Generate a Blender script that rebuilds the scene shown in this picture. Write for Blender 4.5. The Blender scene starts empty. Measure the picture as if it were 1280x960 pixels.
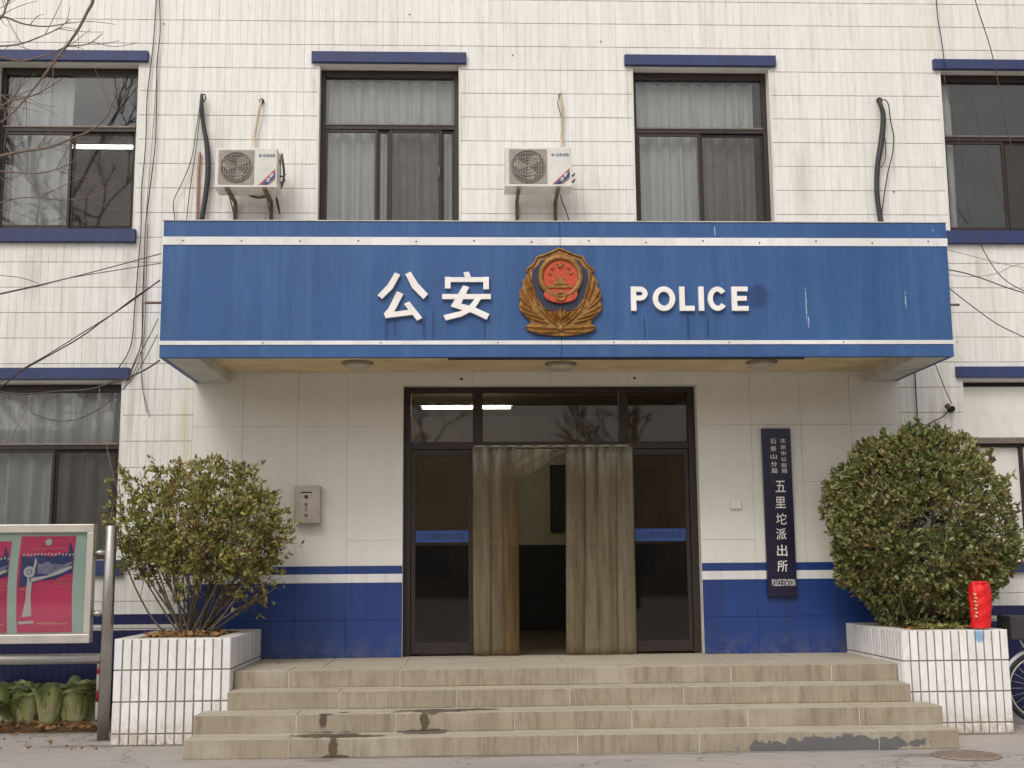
import bpy, bmesh, math, random
import numpy as np
from mathutils import Vector, Matrix
random.seed(7); rng = np.random.default_rng(7)
C = bpy.context.scene.collection
SC = bpy.context.scene

# ------------------------------------------------------------------ camera
CAM = Vector((-0.8494, -11.6606, 1.3735))
FW = Vector((0.04032915, 0.98785485, 0.15005451)); RT = Vector((0.99918334, -0.03949716, -0.00852196))
UP = Vector((0.00249174, -0.15027565, 0.988641))
cam = bpy.data.cameras.new('camera'); cam_o = bpy.data.objects.new('camera', cam); C.objects.link(cam_o)
m = Matrix((RT, UP, -FW)).transposed().to_4x4(); m.translation = CAM
cam_o.matrix_world = m
cam.sensor_width = 36; cam.lens = 42.78; cam.clip_end = 600; cam.clip_start = 0.05
SC.camera = cam_o

# ------------------------------------------------------------------ sky and sun (overcast)
EL, AZ = math.radians(48), math.radians(205)
w = bpy.data.worlds.new('World'); SC.world = w; w.use_nodes = True
nt = w.node_tree; bg = nt.nodes['Background']
sky = nt.nodes.new('ShaderNodeTexSky'); sky.sky_type = 'NISHITA'; sky.sun_disc = False
sky.sun_elevation = EL; sky.sun_rotation = AZ; sky.air_density = 1.0; sky.dust_density = 4.0; sky.ozone_density = 1.0
hs = nt.nodes.new('ShaderNodeHueSaturation'); hs.inputs['Saturation'].default_value = 0.16
nt.links.new(sky.outputs[0], hs.inputs['Color'])
wm = nt.nodes.new('ShaderNodeMix'); wm.data_type = 'RGBA'; wm.blend_type = 'MULTIPLY'; wm.inputs[0].default_value = 1
wm.inputs[7].default_value = (1.0, 0.975, 0.945, 1)
nt.links.new(hs.outputs[0], wm.inputs[6]); nt.links.new(wm.outputs[2], bg.inputs[0])
bg.inputs[1].default_value = 0.12
sl = bpy.data.lights.new('sun', 'SUN'); sl.energy = 0.7; sl.angle = math.radians(25); sl.color = (1, 0.965, 0.92)
so = bpy.data.objects.new('sun', sl); C.objects.link(so)
sd = Vector((math.sin(AZ) * math.cos(EL), math.cos(AZ) * math.cos(EL), math.sin(EL)))
so.rotation_euler = sd.to_track_quat('Z', 'Y').to_euler(); so.location = (0, -20, 20)
SC.view_settings.view_transform = 'Standard'; SC.view_settings.look = 'None'
SC.view_settings.exposure = 0.42; SC.view_settings.gamma = 1
SC.cycles.max_bounces = 8; SC.cycles.transparent_max_bounces = 16
SC.cycles.use_denoising = True; SC.cycles.filter_width = 1.5

# ------------------------------------------------------------------ materials
MATS = {}
def rgb(r, g, b):     # sRGB 0-255 to linear
    f = lambda c: (c / 255 / 12.92) if c / 255 <= 0.04045 else ((c / 255 + 0.055) / 1.055) ** 2.4
    return (f(r), f(g), f(b))
class NT:
    def __init__(s, name):
        s.m = bpy.data.materials.new(name); s.m.use_nodes = True; s.t = s.m.node_tree
        s.b = s.t.nodes['Principled BSDF']; s.out = s.t.nodes['Material Output']; s._p = None
        MATS[name] = s.m
    def n(s, typ, **kw):
        x = s.t.nodes.new(typ)
        for k, v in kw.items(): setattr(x, k, v)
        return x
    def l(s, a, b): s.t.links.new(a, b)
    def pos(s):
        if s._p is None: s._p = s.n('ShaderNodeNewGeometry').outputs['Position']
        return s._p
    def noise(s, scale, detail=4, rough=.55, vec=None, dim=(1, 1, 1)):
        mp = s.n('ShaderNodeVectorMath', operation='MULTIPLY'); s.l(vec or s.pos(), mp.inputs[0]); mp.inputs[1].default_value = dim
        x = s.n('ShaderNodeTexNoise'); x.inputs['Scale'].default_value = scale; x.inputs['Detail'].default_value = detail
        x.inputs['Roughness'].default_value = rough; s.l(mp.outputs[0], x.inputs['Vector']); return x.outputs['Fac']
    def ramp(s, fac, lo, hi, a=0., b=1.):
        x = s.n('ShaderNodeMapRange'); x.inputs[1].default_value = lo; x.inputs[2].default_value = hi
        x.inputs[3].default_value = a; x.inputs[4].default_value = b; s.l(fac, x.inputs[0]); return x.outputs[0]
    def mix(s, fac, a, b, mode='MIX'):
        x = s.n('ShaderNodeMix', data_type='RGBA', blend_type=mode)
        for i, v in ((0, fac), (6, a), (7, b)):
            if isinstance(v, (int, float)): x.inputs[i].default_value = v
            elif isinstance(v, (tuple, list)): x.inputs[i].default_value = (*v[:3], 1)
            else: s.l(v, x.inputs[i])
        return x.outputs[2]
    def math(s, op, a, b=None, clamp=False):
        x = s.n('ShaderNodeMath', operation=op, use_clamp=clamp)
        for i, v in ((0, a), (1, b)):
            if v is None: continue
            if isinstance(v, (int, float)): x.inputs[i].default_value = v
            else: s.l(v, x.inputs[i])
        return x.outputs[0]
    def blob(s, c, r, wob=.5, nscale=6, soft=.35):   # a stain with an uneven outline around c
        a = s.n('ShaderNodeVectorMath', operation='SUBTRACT'); s.l(s.pos(), a.inputs[0]); a.inputs[1].default_value = c
        d = s.n('ShaderNodeVectorMath', operation='DIVIDE'); s.l(a.outputs[0], d.inputs[0]); d.inputs[1].default_value = r
        q = s.n('ShaderNodeVectorMath', operation='LENGTH'); s.l(d.outputs[0], q.inputs[0])
        v = s.math('ADD', q.outputs['Value'], s.ramp(s.noise(nscale, 3), 0, 1, -wob, wob))
        return s.ramp(v, 1 - soft, 1, 1, 0)
    def col(s, c):
        if isinstance(c, tuple): s.b.inputs['Base Color'].default_value = (*c, 1)
        else: s.l(c, s.b.inputs['Base Color'])
    def rough(s, r): s.b.inputs['Roughness'].default_value = r
    def bump(s, h, strength=.3, dist=.002):
        x = s.n('ShaderNodeBump'); x.inputs['Strength'].default_value = strength; x.inputs['Distance'].default_value = dist
        s.l(h, x.inputs['Height']); s.l(x.outputs[0], s.b.inputs['Normal'])
def simple(name, c, rough=.6, var=.12, scale=9, metal=0., bump=.0, dirt=None, dirt_amt=.3, spec=None, dim=(1, 1, 1)):
    k = NT(name); n = k.noise(scale, 5, .6, dim=dim)
    dark = tuple(x * (1 - var) for x in c); lite = tuple(min(1, x * (1 + var)) for x in c)
    o = k.mix(k.ramp(n, .3, .7), dark, lite)
    if dirt: o = k.mix(k.math('MULTIPLY', k.ramp(k.noise(2.3, 6, .65, dim=(1.3, 1.3, .6)), .5, .75), dirt_amt), o, dirt)
    k.col(o); k.rough(rough); k.b.inputs['Metallic'].default_value = metal
    if spec is not None: k.b.inputs['Specular IOR Level'].default_value = spec
    if bump: k.bump(k.noise(scale * 6, 4), bump)
    return k.m

BLUE = rgb(36, 58, 122); NAVY = rgb(49, 58, 112); CREAM = (.76, .725, .655); WHITE = (.78, .765, .735)
# glazed strip tiles of the outer wall; painted in bands below one metre
k = NT('wall_tile')
cell = k.n('ShaderNodeVectorMath', operation='DIVIDE'); sh = k.n('ShaderNodeVectorMath', operation='ADD')
k.l(k.pos(), sh.inputs[0]); sh.inputs[1].default_value = (0, 50, -.103); k.l(sh.outputs[0], cell.inputs[0]); cell.inputs[1].default_value = (.0715, 100, .25)
fl = k.n('ShaderNodeVectorMath', operation='FLOOR'); k.l(cell.outputs[0], fl.inputs[0])
wn = k.n('ShaderNodeTexWhiteNoise'); k.l(fl.outputs[0], wn.inputs[0])
o = k.mix(k.ramp(wn.outputs[0], 0, 1), (.745, .73, .69), (.795, .78, .745))
o = k.mix(k.math('MULTIPLY', k.ramp(k.noise(5, 6, .7, dim=(3.2, 1, .22)), .48, .78), .5), o, (.42, .36, .27))
o = k.mix(k.math('MULTIPLY', k.math('GREATER_THAN', wn.outputs[0], .965), .35), o, (.62, .57, .47))
for cx, cz, wd, hh_ in ((-3.97, 4.2, .05, .5), (-4.1, 4.3, .09, .4), (4.0, 4.15, .05, .6), (4.3, 4.35, .06, .3), (-4.02, 2.9, .05, .5), (-2.33, 6.1, .03, .45), (-.82, 6.15, .03, .4), (.82, 6.1, .03, .5), (2.32, 6.1, .03, .45), (-3.21, 4.5, .04, .3), (-2.85, 4.45, .03, .3), (-.40, 4.5, .035, .25), (-.03, 4.5, .035, .25), (-5.0, 4.2, .12, .35), (2.57, 5.2, .12, .5), (-3.25, 5.4, .10, .6), (3.75, 2.6, .05, .5)):
    o = k.mix(k.math('MULTIPLY', k.blob((cx, 0, cz), (wd, 5, hh_), .6, 11, .8), .38), o, (.36, .30, .22))
o = k.mix(k.math('MULTIPLY', k.ramp(k.noise(1.1, 4, .6, dim=(1, 1, .5)), .45, .75), .30), o, (.60, .56, .50))
o = k.mix(k.math('MULTIPLY', k.ramp(k.noise(30, 3, .6, dim=(1, 1, .35)), .56, .75), .28), o, (.42, .38, .31))
for cx, wd in ((-2.66, .07), (-2.51, .04), (3.98, .06), (.02, .04)):   # old rust runs from the roof edge
    o = k.mix(k.math('MULTIPLY', k.blob((cx, 0, 7.6), (wd, 5, 1.15), .5, 9, .9), .30), o, rgb(206, 176, 118))
sx = k.n('ShaderNodeSeparateXYZ'); k.l(k.pos(), sx.inputs[0]); z = sx.outputs['Z']
o = k.mix(k.math('LESS_THAN', z, .985), o, rgb(30, 36, 82))
o = k.mix(k.math('LESS_THAN', z, .89), o, (.62, .60, .56))
o = k.mix(k.math('LESS_THAN', z, .839), o, rgb(26, 33, 78))
o = k.mix(k.math('MULTIPLY', k.blob((-3.5, 0, 2.75), (.07, 5, .6), .6, 12, .8), .35), o, rgb(200, 186, 120))
k.col(o); k.rough(.38); k.bump(k.noise(14, 3), .12)
k = NT('wall_grout')      # pale vertical joints, dirtier in the horizontal ones and in patches
sx = k.n('ShaderNodeSeparateXYZ'); k.l(k.pos(), sx.inputs[0])
fz = k.math('ABSOLUTE', k.math('SUBTRACT', k.math('FRACT', k.math('ADD', k.math('DIVIDE', k.math('SUBTRACT', sx.outputs['Z'], .103), .25), .5)), .5))
o = k.mix(k.ramp(k.noise(4.5, 5, .7, dim=(3, 1, .6)), .40, .66), (.74, .70, .63), (.40, .35, .275))
o = k.mix(k.math('MULTIPLY', k.math('LESS_THAN', fz, .016), k.ramp(k.noise(3.2, 5, .7), .3, .55, .25, 1)), o, (.19, .155, .115))
o = k.mix(k.math('LESS_THAN', sx.outputs['Z'], .985), o, rgb(40, 42, 70))
k.col(o); k.rough(.95)
k = NT('planter_tile')
oi = k.n('ShaderNodeObjectInfo')
o = k.mix(oi.outputs['Random'], (.72, .71, .70), (.86, .85, .85))
o = k.mix(k.math('MULTIPLY', k.ramp(k.noise(14, 5, .7, dim=(1, 1, .4)), .48, .74), .45), o, (.50, .43, .34))
sx = k.n('ShaderNodeSeparateXYZ'); k.l(k.pos(), sx.inputs[0])
o = k.mix(k.math('MULTIPLY', k.ramp(sx.outputs['Z'], .24, .0), k.ramp(k.noise(16, 5, .7), .32, .62)), o, (.40, .31, .22))
o = k.mix(k.math('MULTIPLY', k.blob((3.437, -1.5, 0.787), (.055, .3, .085), .8, 17, .6), .75), o, rgb(70, 150, 205))
k.col(o); k.rough(.3); k.bump(k.noise(12, 3), .1)
simple('planter_grout', (.25, .215, .175), .95, .3, 20, bump=.5)
simple('planter_coping', (.60, .58, .53), .85, .22, 9, bump=.5, dirt=(.25, .2, .14), dirt_amt=.5)
k = NT('entrance_panel')
o = k.mix(k.ramp(k.noise(1.6, 5), .3, .7), (.705, .685, .625), (.77, .75, .69))
o = k.mix(k.math('MULTIPLY', k.ramp(k.noise(4, 6, .7, dim=(2, 1, .4)), .5, .8), .25), o, (.50, .45, .36))
o = k.mix(k.math('MULTIPLY', k.ramp(k.noise(40, 3), .62, .75), .25), o, (.4, .35, .28))
k.col(o); k.rough(.42); k.bump(k.noise(40, 3), .08)
def paint(name, c, streak, amt=.5, rough=.42):
    k = NT(name)
    o = k.mix(k.ramp(k.noise(1.7, 5), .3, .7), tuple(v * .88 for v in c), tuple(v * 1.1 for v in c))
    o = k.mix(k.math('MULTIPLY', k.ramp(k.noise(3.2, 6, .7, dim=(2.6, 1, .16)), .46, .74), amt), o, streak)
    o = k.mix(k.math('MULTIPLY', k.ramp(k.noise(55, 3), .64, .74), .35), o, tuple(min(1, v * 2.2 + .03) for v in c))
    k.rough(rough); k.bump(k.noise(20, 3), .08); return k, o
k, o = paint('dado_blue', rgb(27, 58, 123), rgb(34, 44, 84), .7); sx = k.n('ShaderNodeSeparateXYZ'); k.l(k.pos(), sx.inputs[0])
o = k.mix(k.math('MULTIPLY', k.ramp(sx.outputs['Z'], .80, .56), k.ramp(k.noise(7, 5, .7), .42, .68, 0, .6)), o, (.16, .14, .13)); k.col(o)
k, o = paint('band_blue', rgb(44, 56, 100), rgb(40, 42, 74), .6, .6); k.col(o)
k, o = paint('canopy_blue', rgb(40, 80, 132), rgb(66, 104, 150), .55, .55)
for cx, cz, rx, rz in ((1.72, 3.70, .13, .13), (-1.50, 3.42, .02, .16), (-1.43, 3.42, .012, .12), (-1.18, 3.42, .02, .18), (-1.10, 3.44, .015, .2),
                       (-.66, 3.42, .015, .16), (.72, 3.42, .015, .15), (1.10, 3.42, .02, .2), (1.27, 3.43, .015, .14)):
    o = k.mix(k.math('MULTIPLY', k.blob((cx, -1.4, cz), (rx, 1, rz), .35, 12, .45), .8), o, rgb(22, 48, 100))
for cx in (-3.2, -2.1, -.6, .25, 1.35, 2.03, 2.75):
    o = k.mix(k.math('MULTIPLY', k.blob((cx, -1.4, 3.9), (.05, 3, .7), .5, 7, .8), .34), o, rgb(38, 64, 116))
for cx, cz, h in ((2.14, 3.62, .17), (2.155, 3.48, .06), (3.02, 3.66, .09), (3.3, 4.3, .02), (1.36, 4.28, .05)):   # white scratches
    o = k.mix(k.math('MULTIPLY', k.blob((cx, -1.4, cz), (.006, 3, h), 1.0, 60, .3), .6), o, (.5, .54, .6))
k.col(o)
k, o = paint('stripe_white', (.76, .75, .74), (.50, .48, .46), .5); k.col(o)
simple('letter_white', (.83, .80, .77), .35, .06, 8, dirt=(.55, .48, .42), dirt_amt=.35)
simple('letter_side', (.45, .42, .38), .6, .2)
simple('soffit_plaster', rgb(222, 204, 162), .85, .12, 3, bump=.3, dirt=rgb(150, 125, 80), dirt_amt=.5)
simple('beam_plaster', (.58, .56, .52), .85, .15, 3, bump=.3, dirt=(.3, .26, .2), dirt_amt=.5)
simple('dark_metal', (.055, .048, .045), .5, .3, 20)
simple('frame_brown', rgb(48, 38, 34), .45, .2, 14, metal=.2)
simple('frame_light', rgb(118, 108, 98), .5, .2, 14, metal=.3)
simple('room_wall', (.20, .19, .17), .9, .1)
simple('hall_wall', rgb(186, 180, 150), .8, .1)
simple('hall_dado', (.022, .020, .020), .6, .1)
simple('hall_floor', rgb(98, 88, 70), .35, .15, 4)
simple('ac_white', (.66, .645, .60), .45, .06, 9, dirt=(.42, .36, .26), dirt_amt=.5)
simple('ac_grille', rgb(152, 142, 132), .6, .1)
simple('ac_wire', rgb(168, 158, 146), .5, .1)
simple('ac_dark', (.13, .12, .11), .6, .2)
simple('logo_blue', rgb(40, 58, 110), .5, .05)
simple('logo_red', rgb(176, 50, 62), .5, .05)
simple('rust_bracket', rgb(112, 90, 72), .8, .35, 30, bump=.4)
simple('hose_black', (.028, .027, .03), .5, .3, 20)
simple('hose_tan', rgb(188, 172, 150), .7, .2, 20)
simple('hose_pink', rgb(168, 128, 112), .7, .2, 20)
simple('cable_dark', rgb(74, 60, 58), .7, .3, 20)
simple('cable_grey', rgb(140, 128, 122), .7, .3, 20)
simple('sign_navy', rgb(30, 26, 52), .28, .15, 4)
simple('steel_box', rgb(176, 168, 156), .38, .08, 12, metal=.35, dirt=(.3, .22, .17), dirt_amt=.3)
simple('print_maroon', rgb(92, 38, 44), .6, .15)
simple('dark_slot', (.02, .018, .017), .8, .1)
simple('steel_pipe', rgb(180, 176, 172), .28, .14, 6, metal=.85, dirt=rgb(120, 96, 74), dirt_amt=.45)
simple('alloy', rgb(196, 190, 180), .4, .1, 6, metal=.5, dirt=(.4, .34, .28), dirt_amt=.35)
simple('board_green', rgb(205, 232, 220), .6, .06, 3)
simple('poster_pink', rgb(240, 60, 122), .5, .12, 5)
simple('poster_navy', rgb(52, 66, 128), .5, .35, 16)
simple('poster_pale', rgb(232, 230, 228), .5, .06, 9)
simple('poster_light', rgb(150, 150, 180), .5, .35, 30)
simple('poster_gold', rgb(226, 178, 140), .5, .1, 9)
simple('stripe_red', rgb(200, 40, 38), .5, .15, 9)
simple('concrete_base', (.34, .32, .29), .9, .15, 12, bump=.5)
simple('red_plastic', rgb(218, 20, 24), .5, .18, 12, bump=.9)
simple('bark', rgb(112, 88, 72), .9, .3, 30, bump=.4)
simple('twig', rgb(116, 98, 88), .9, .25, 30)
simple('stem', rgb(104, 92, 78), .9, .3, 25, bump=.4)
simple('soil', rgb(98, 76, 50), .95, .35, 14, bump=.9)
simple('dead_leaf', rgb(140, 104, 62), .8, .35, 20)
simple('iron', rgb(140, 124, 112), .75, .3, 22, bump=.5)
simple('tyre', (.02, .02, .022), .7, .2)
simple('bike_white', (.6, .6, .62), .35, .1)
simple('bike_purple', rgb(84, 44, 84), .35, .1)
simple('rubber_grey', (.035, .033, .035), .7, .2)
simple('far_brick', rgb(160, 146, 132), .9, .15, 2)
simple('far_window', (.10, .10, .10), .2, .1)
simple('plaster_white', (.72, .70, .65), .8, .08, 2, bump=.2, dirt=rgb(186, 168, 128), dirt_amt=.5)
simple('sticker_blue', rgb(38, 68, 134), .45, .08, 6)
simple('sticker_ink', rgb(24, 30, 62), .5, .05)
simple('notice_dark', rgb(40, 48, 52), .5, .2, 9)
simple('bulb_glass', rgb(190, 182, 168), .3, .05)
# bronze badge
k = NT('bronze')
o = k.mix(k.ramp(k.noise(24, 5, .65), .3, .7), rgb(104, 70, 26), rgb(168, 122, 60)); o = k.mix(k.math('MULTIPLY', k.ramp(k.noise(9, 4), .5, .7), .5), o, rgb(150, 92, 40))
k.col(o); k.rough(.5); k.b.inputs['Metallic'].default_value = .25; k.bump(k.noise(60, 3), .6, .004)
simple('badge_red', rgb(184, 70, 38), .6, .35, 40, bump=.9)
simple('badge_navy', rgb(28, 40, 66), .5, .15)
# stone steps
k = NT('step_stone')
o = k.mix(k.ramp(k.noise(2.6, 6, .6), .3, .7), (.31, .265, .19), (.39, .34, .255))
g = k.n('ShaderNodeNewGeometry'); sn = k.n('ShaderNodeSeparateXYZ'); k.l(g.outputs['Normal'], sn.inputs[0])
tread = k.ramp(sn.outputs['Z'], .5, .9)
o = k.mix(.18, o, (.20, .16, .11)); o = k.mix(k.math('MULTIPLY', tread, .8), o, (.43, .385, .30))          # treads are mixed paler and greyer than the risers
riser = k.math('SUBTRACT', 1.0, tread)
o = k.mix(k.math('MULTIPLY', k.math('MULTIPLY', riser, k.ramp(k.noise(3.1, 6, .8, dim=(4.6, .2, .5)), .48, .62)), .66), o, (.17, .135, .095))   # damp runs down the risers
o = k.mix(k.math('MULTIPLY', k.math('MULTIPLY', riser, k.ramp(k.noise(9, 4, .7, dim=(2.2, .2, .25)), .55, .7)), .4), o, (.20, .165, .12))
o = k.mix(k.math('MULTIPLY', k.ramp(k.noise(70, 3), .5, .75), .3), o, (.22, .18, .12))
o = k.mix(k.math('MULTIPLY', k.ramp(k.noise(1.7, 6, .75, dim=(1, 1.5, 1)), .46, .66), .4), o, (.24, .20, .145))
o = k.mix(k.math('MULTIPLY', k.ramp(k.noise(1.4, 5, .6, dim=(1, 2, 1)), .52, .75), .45), o, (.55, .50, .42))
for c, r in (((-1.818, -2.3, .075), (.030, .05, .10)), ((-1.859, -2.13, .141), (.24, .10, .02)), ((-1.696, -2.19, .141), (.22, .06, .02)), ((-1.926, -2.0, .235), (.028, .04, .05)), ((-1.902, -1.985, .282), (.05, .02, .012)),
             ((-1.148, -2.0, .225), (.032, .04, .075)), ((-1.065, -1.86, .282), (.28, .09, .02)), ((-0.723, -1.8, .282), (.16, .05, .02)), ((-1.136, -2.04, .141), (.17, .07, .02)), ((-1.806, -2.31, .0), (.10, .04, .02)),
             ((-1.777, -1.9, .282), (.04, .03, .012)), ((-1.093, -1.99, .282), (.05, .02, .02))):
    o = k.mix(k.math('MULTIPLY', k.blob(c, (r[0] * 1.25, r[1] * 1.5, r[2] * 1.15 + .004), .75, 13, .22), .9), o, (.075, .052, .032))
o = k.mix(k.math('MULTIPLY', k.blob((1.93, -2.31, .040), (.64, .1, .070), 1.0, 11, .10), .9), o, (.10, .10, .11))
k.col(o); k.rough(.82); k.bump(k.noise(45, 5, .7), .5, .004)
k = NT('mortar'); k.col((.50, .47, .42)); k.rough(.9)
# ground
k = NT('street_concrete')
o = k.mix(k.ramp(k.noise(.9, 6, .65), .3, .7), (.31, .285, .265), (.39, .36, .34))
o = k.mix(k.math('MULTIPLY', k.ramp(k.noise(60, 4, .7), .45, .75), .4), o, (.26, .235, .215))
o = k.mix(k.math('MULTIPLY', k.ramp(k.noise(4, 7, .75, dim=(1, 2.2, 1)), .48, .70), .6), o, (.22, .19, .165))
o = k.mix(k.math('MULTIPLY', k.ramp(k.noise(.45, 5, .7, dim=(1, 3, 1)), .45, .62), .4), o, (.42, .36, .33))
vo = k.n('ShaderNodeTexVoronoi', feature='DISTANCE_TO_EDGE'); wv = k.n('ShaderNodeVectorMath', operation='ADD'); nz_ = k.n('ShaderNodeTexNoise'); nz_.inputs['Scale'].default_value = 2.5; nz_.inputs['Detail'].default_value = 5; k.l(k.pos(), nz_.inputs['Vector']); k.l(k.pos(), wv.inputs[0]); k.l(nz_.outputs['Color'], wv.inputs[1]); k.l(wv.outputs[0], vo.inputs['Vector']); vo.inputs['Scale'].default_value = .55
o = k.mix(k.math('MULTIPLY', k.math('LESS_THAN', vo.outputs['Distance'], .0045), .7), o, (.10, .085, .075))
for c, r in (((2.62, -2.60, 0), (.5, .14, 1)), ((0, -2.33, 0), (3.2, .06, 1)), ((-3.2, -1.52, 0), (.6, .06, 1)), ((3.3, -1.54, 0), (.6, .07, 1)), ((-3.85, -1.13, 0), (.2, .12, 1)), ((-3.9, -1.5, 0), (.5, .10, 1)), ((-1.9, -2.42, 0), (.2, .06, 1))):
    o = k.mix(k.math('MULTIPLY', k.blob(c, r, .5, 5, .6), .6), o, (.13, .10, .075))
k.col(o); k.rough(.9); k.bump(k.noise(90, 5, .7), .6, .004)
# foliage
def foliage(name, stops):
    k = NT(name); g = k.n('ShaderNodeNewGeometry'); r = k.n('ShaderNodeValToRGB'); k.l(g.outputs['Random Per Island'], r.inputs[0])
    e = r.color_ramp.elements; r.color_ramp.interpolation = 'LINEAR'
    for i, (p, c) in enumerate(stops):
        q = e[i] if i < 2 else e.new(p)
        q.position = p; q.color = (*c, 1)
    o = k.mix(k.math('MULTIPLY', k.ramp(k.noise(3.5, 3), .4, .7), .35), r.outputs[0], stops[-2][1])
    k.col(o); k.rough(.45); k.b.inputs['Specular IOR Level'].default_value = .35
    tr = k.n('ShaderNodeBsdfTranslucent'); k.l(o, tr.inputs[0]); ms = k.n('ShaderNodeMixShader'); ms.inputs[0].default_value = .22
    k.l(k.b.outputs[0], ms.inputs[1]); k.l(tr.outputs[0], ms.inputs[2]); k.l(ms.outputs[0], k.out.inputs[0])
    return k.m
foliage('leaf_round_bush', [(0, (.06, .09, .02)), (.3, (.14, .18, .045)), (.55, (.21, .25, .08)), (.8, (.32, .335, .15)), (.93, (.25, .13, .06)), (1, (.36, .34, .17))])
foliage('leaf_loose_bush', [(0, (.10, .13, .03)), (.3, (.22, .25, .06)), (.6, (.33, .34, .10)), (.8, (.43, .40, .15)), (.9, (.27, .14, .06)), (1, (.58, .48, .16))])
k = NT('cabbage'); tc = k.n('ShaderNodeAttribute', attribute_name='t')
rp = k.n('ShaderNodeValToRGB'); k.l(tc.outputs['Fac'], rp.inputs[0]); e = rp.color_ramp.elements
e[0].position = 0; e[0].color = (.62, .60, .40, 1); e[1].position = 1; e[1].color = (.15, .19, .06, 1)
q = e.new(.4); q.color = (.46, .50, .20, 1); q = e.new(.7); q.color = (.24, .30, .09, 1)
o = k.mix(k.math('MULTIPLY', k.ramp(k.noise(16, 5), .5, .75), .6), rp.outputs[0], (.30, .24, .10))
k.col(o); k.rough(.5); k.bump(k.noise(34, 5, .7), 1.0, .012)
# curtain cloth, strip plastic, glass, insect screen, lamps
k = NT('curtain_cloth')
o = k.mix(k.ramp(k.noise(3, 4, dim=(4, 1, .5)), .3, .7), (.80, .82, .80), (.90, .90, .88)); k.col(o); k.rough(.9)
tr = k.n('ShaderNodeBsdfTranslucent'); tr.inputs[0].default_value = (.5, .5, .47, 1); ms = k.n('ShaderNodeMixShader'); ms.inputs[0].default_value = .2
k.l(k.b.outputs[0], ms.inputs[1]); k.l(tr.outputs[0], ms.inputs[2]); k.l(ms.outputs[0], k.out.inputs[0])
k = NT('strip_plastic')
oi = k.n('ShaderNodeObjectInfo'); o = k.mix(k.ramp(k.noise(4, 5, dim=(7, 1, .3)), .3, .7), k.mix(oi.outputs['Random'], rgb(98, 80, 52), rgb(132, 122, 100)), k.mix(oi.outputs['Random'], rgb(122, 102, 68), rgb(154, 146, 122)))
sx = k.n('ShaderNodeSeparateXYZ'); k.l(k.pos(), sx.inputs[0]); o = k.mix(k.math('MULTIPLY', k.ramp(sx.outputs['Z'], 2.2, 2.55), k.ramp(k.noise(5, 3, .6, dim=(3, 1, .5)), .4, .6, .15, .9)), o, rgb(190, 190, 182)); k.col(o); k.rough(.22)
tr = k.n('ShaderNodeBsdfTransparent'); tr.inputs[0].default_value = (.72, .62, .47, 1); ms = k.n('ShaderNodeMixShader')
k.l(k.ramp(k.noise(3, 4, dim=(5, 1, .4)), .3, .7, .34, .66), ms.inputs[0])
k.l(k.b.outputs[0], ms.inputs[1]); k.l(tr.outputs[0], ms.inputs[2]); k.l(ms.outputs[0], k.out.inputs[0])
def glass(name, tint, dirt=.04, refl=1.0, dust=(.4, .4, .4)):
    k = NT(name); gl = k.n('ShaderNodeBsdfGlossy'); gl.inputs['Roughness'].default_value = .02; gl.inputs[0].default_value = (refl, refl, refl, 1)
    tr = k.n('ShaderNodeBsdfTransparent'); tr.inputs[0].default_value = (*tint, 1)
    fr = k.n('ShaderNodeFresnel'); fr.inputs[0].default_value = 1.5
    a = k.n('ShaderNodeMixShader'); k.l(fr.outputs[0], a.inputs[0]); k.l(tr.outputs[0], a.inputs[1]); k.l(gl.outputs[0], a.inputs[2])
    d = k.n('ShaderNodeBsdfDiffuse'); d.inputs[0].default_value = (*dust, 1); b = k.n('ShaderNodeMixShader')
    k.l(k.ramp(k.noise(2.5, 6, .7), .3, .75, dirt * .4, dirt * 2), b.inputs[0]); k.l(a.outputs[0], b.inputs[1]); k.l(d.outputs[0], b.inputs[2]); k.l(b.outputs[0], k.out.inputs[0])
glass('window_glass', (.96, .97, .97), .03)
glass('door_glass', (.66, .61, .58), .008, .75)
glass('insect_screen', (.90, .885, .87), .07, .2, rgb(128, 120, 112))
glass('board_glass', (.985, .995, .99), .01)
def lamp(name, c, e):
    k = NT(name); k.b.inputs['Base Color'].default_value = (.8, .8, .8, 1); k.b.inputs['Emission Color'].default_value = (*c, 1); k.b.inputs['Emission Strength'].default_value = e
lamp('tube_lit', (.92, 1, .93), 14); lamp('tube_lit_hall', (1, .97, .85), 38)

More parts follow.
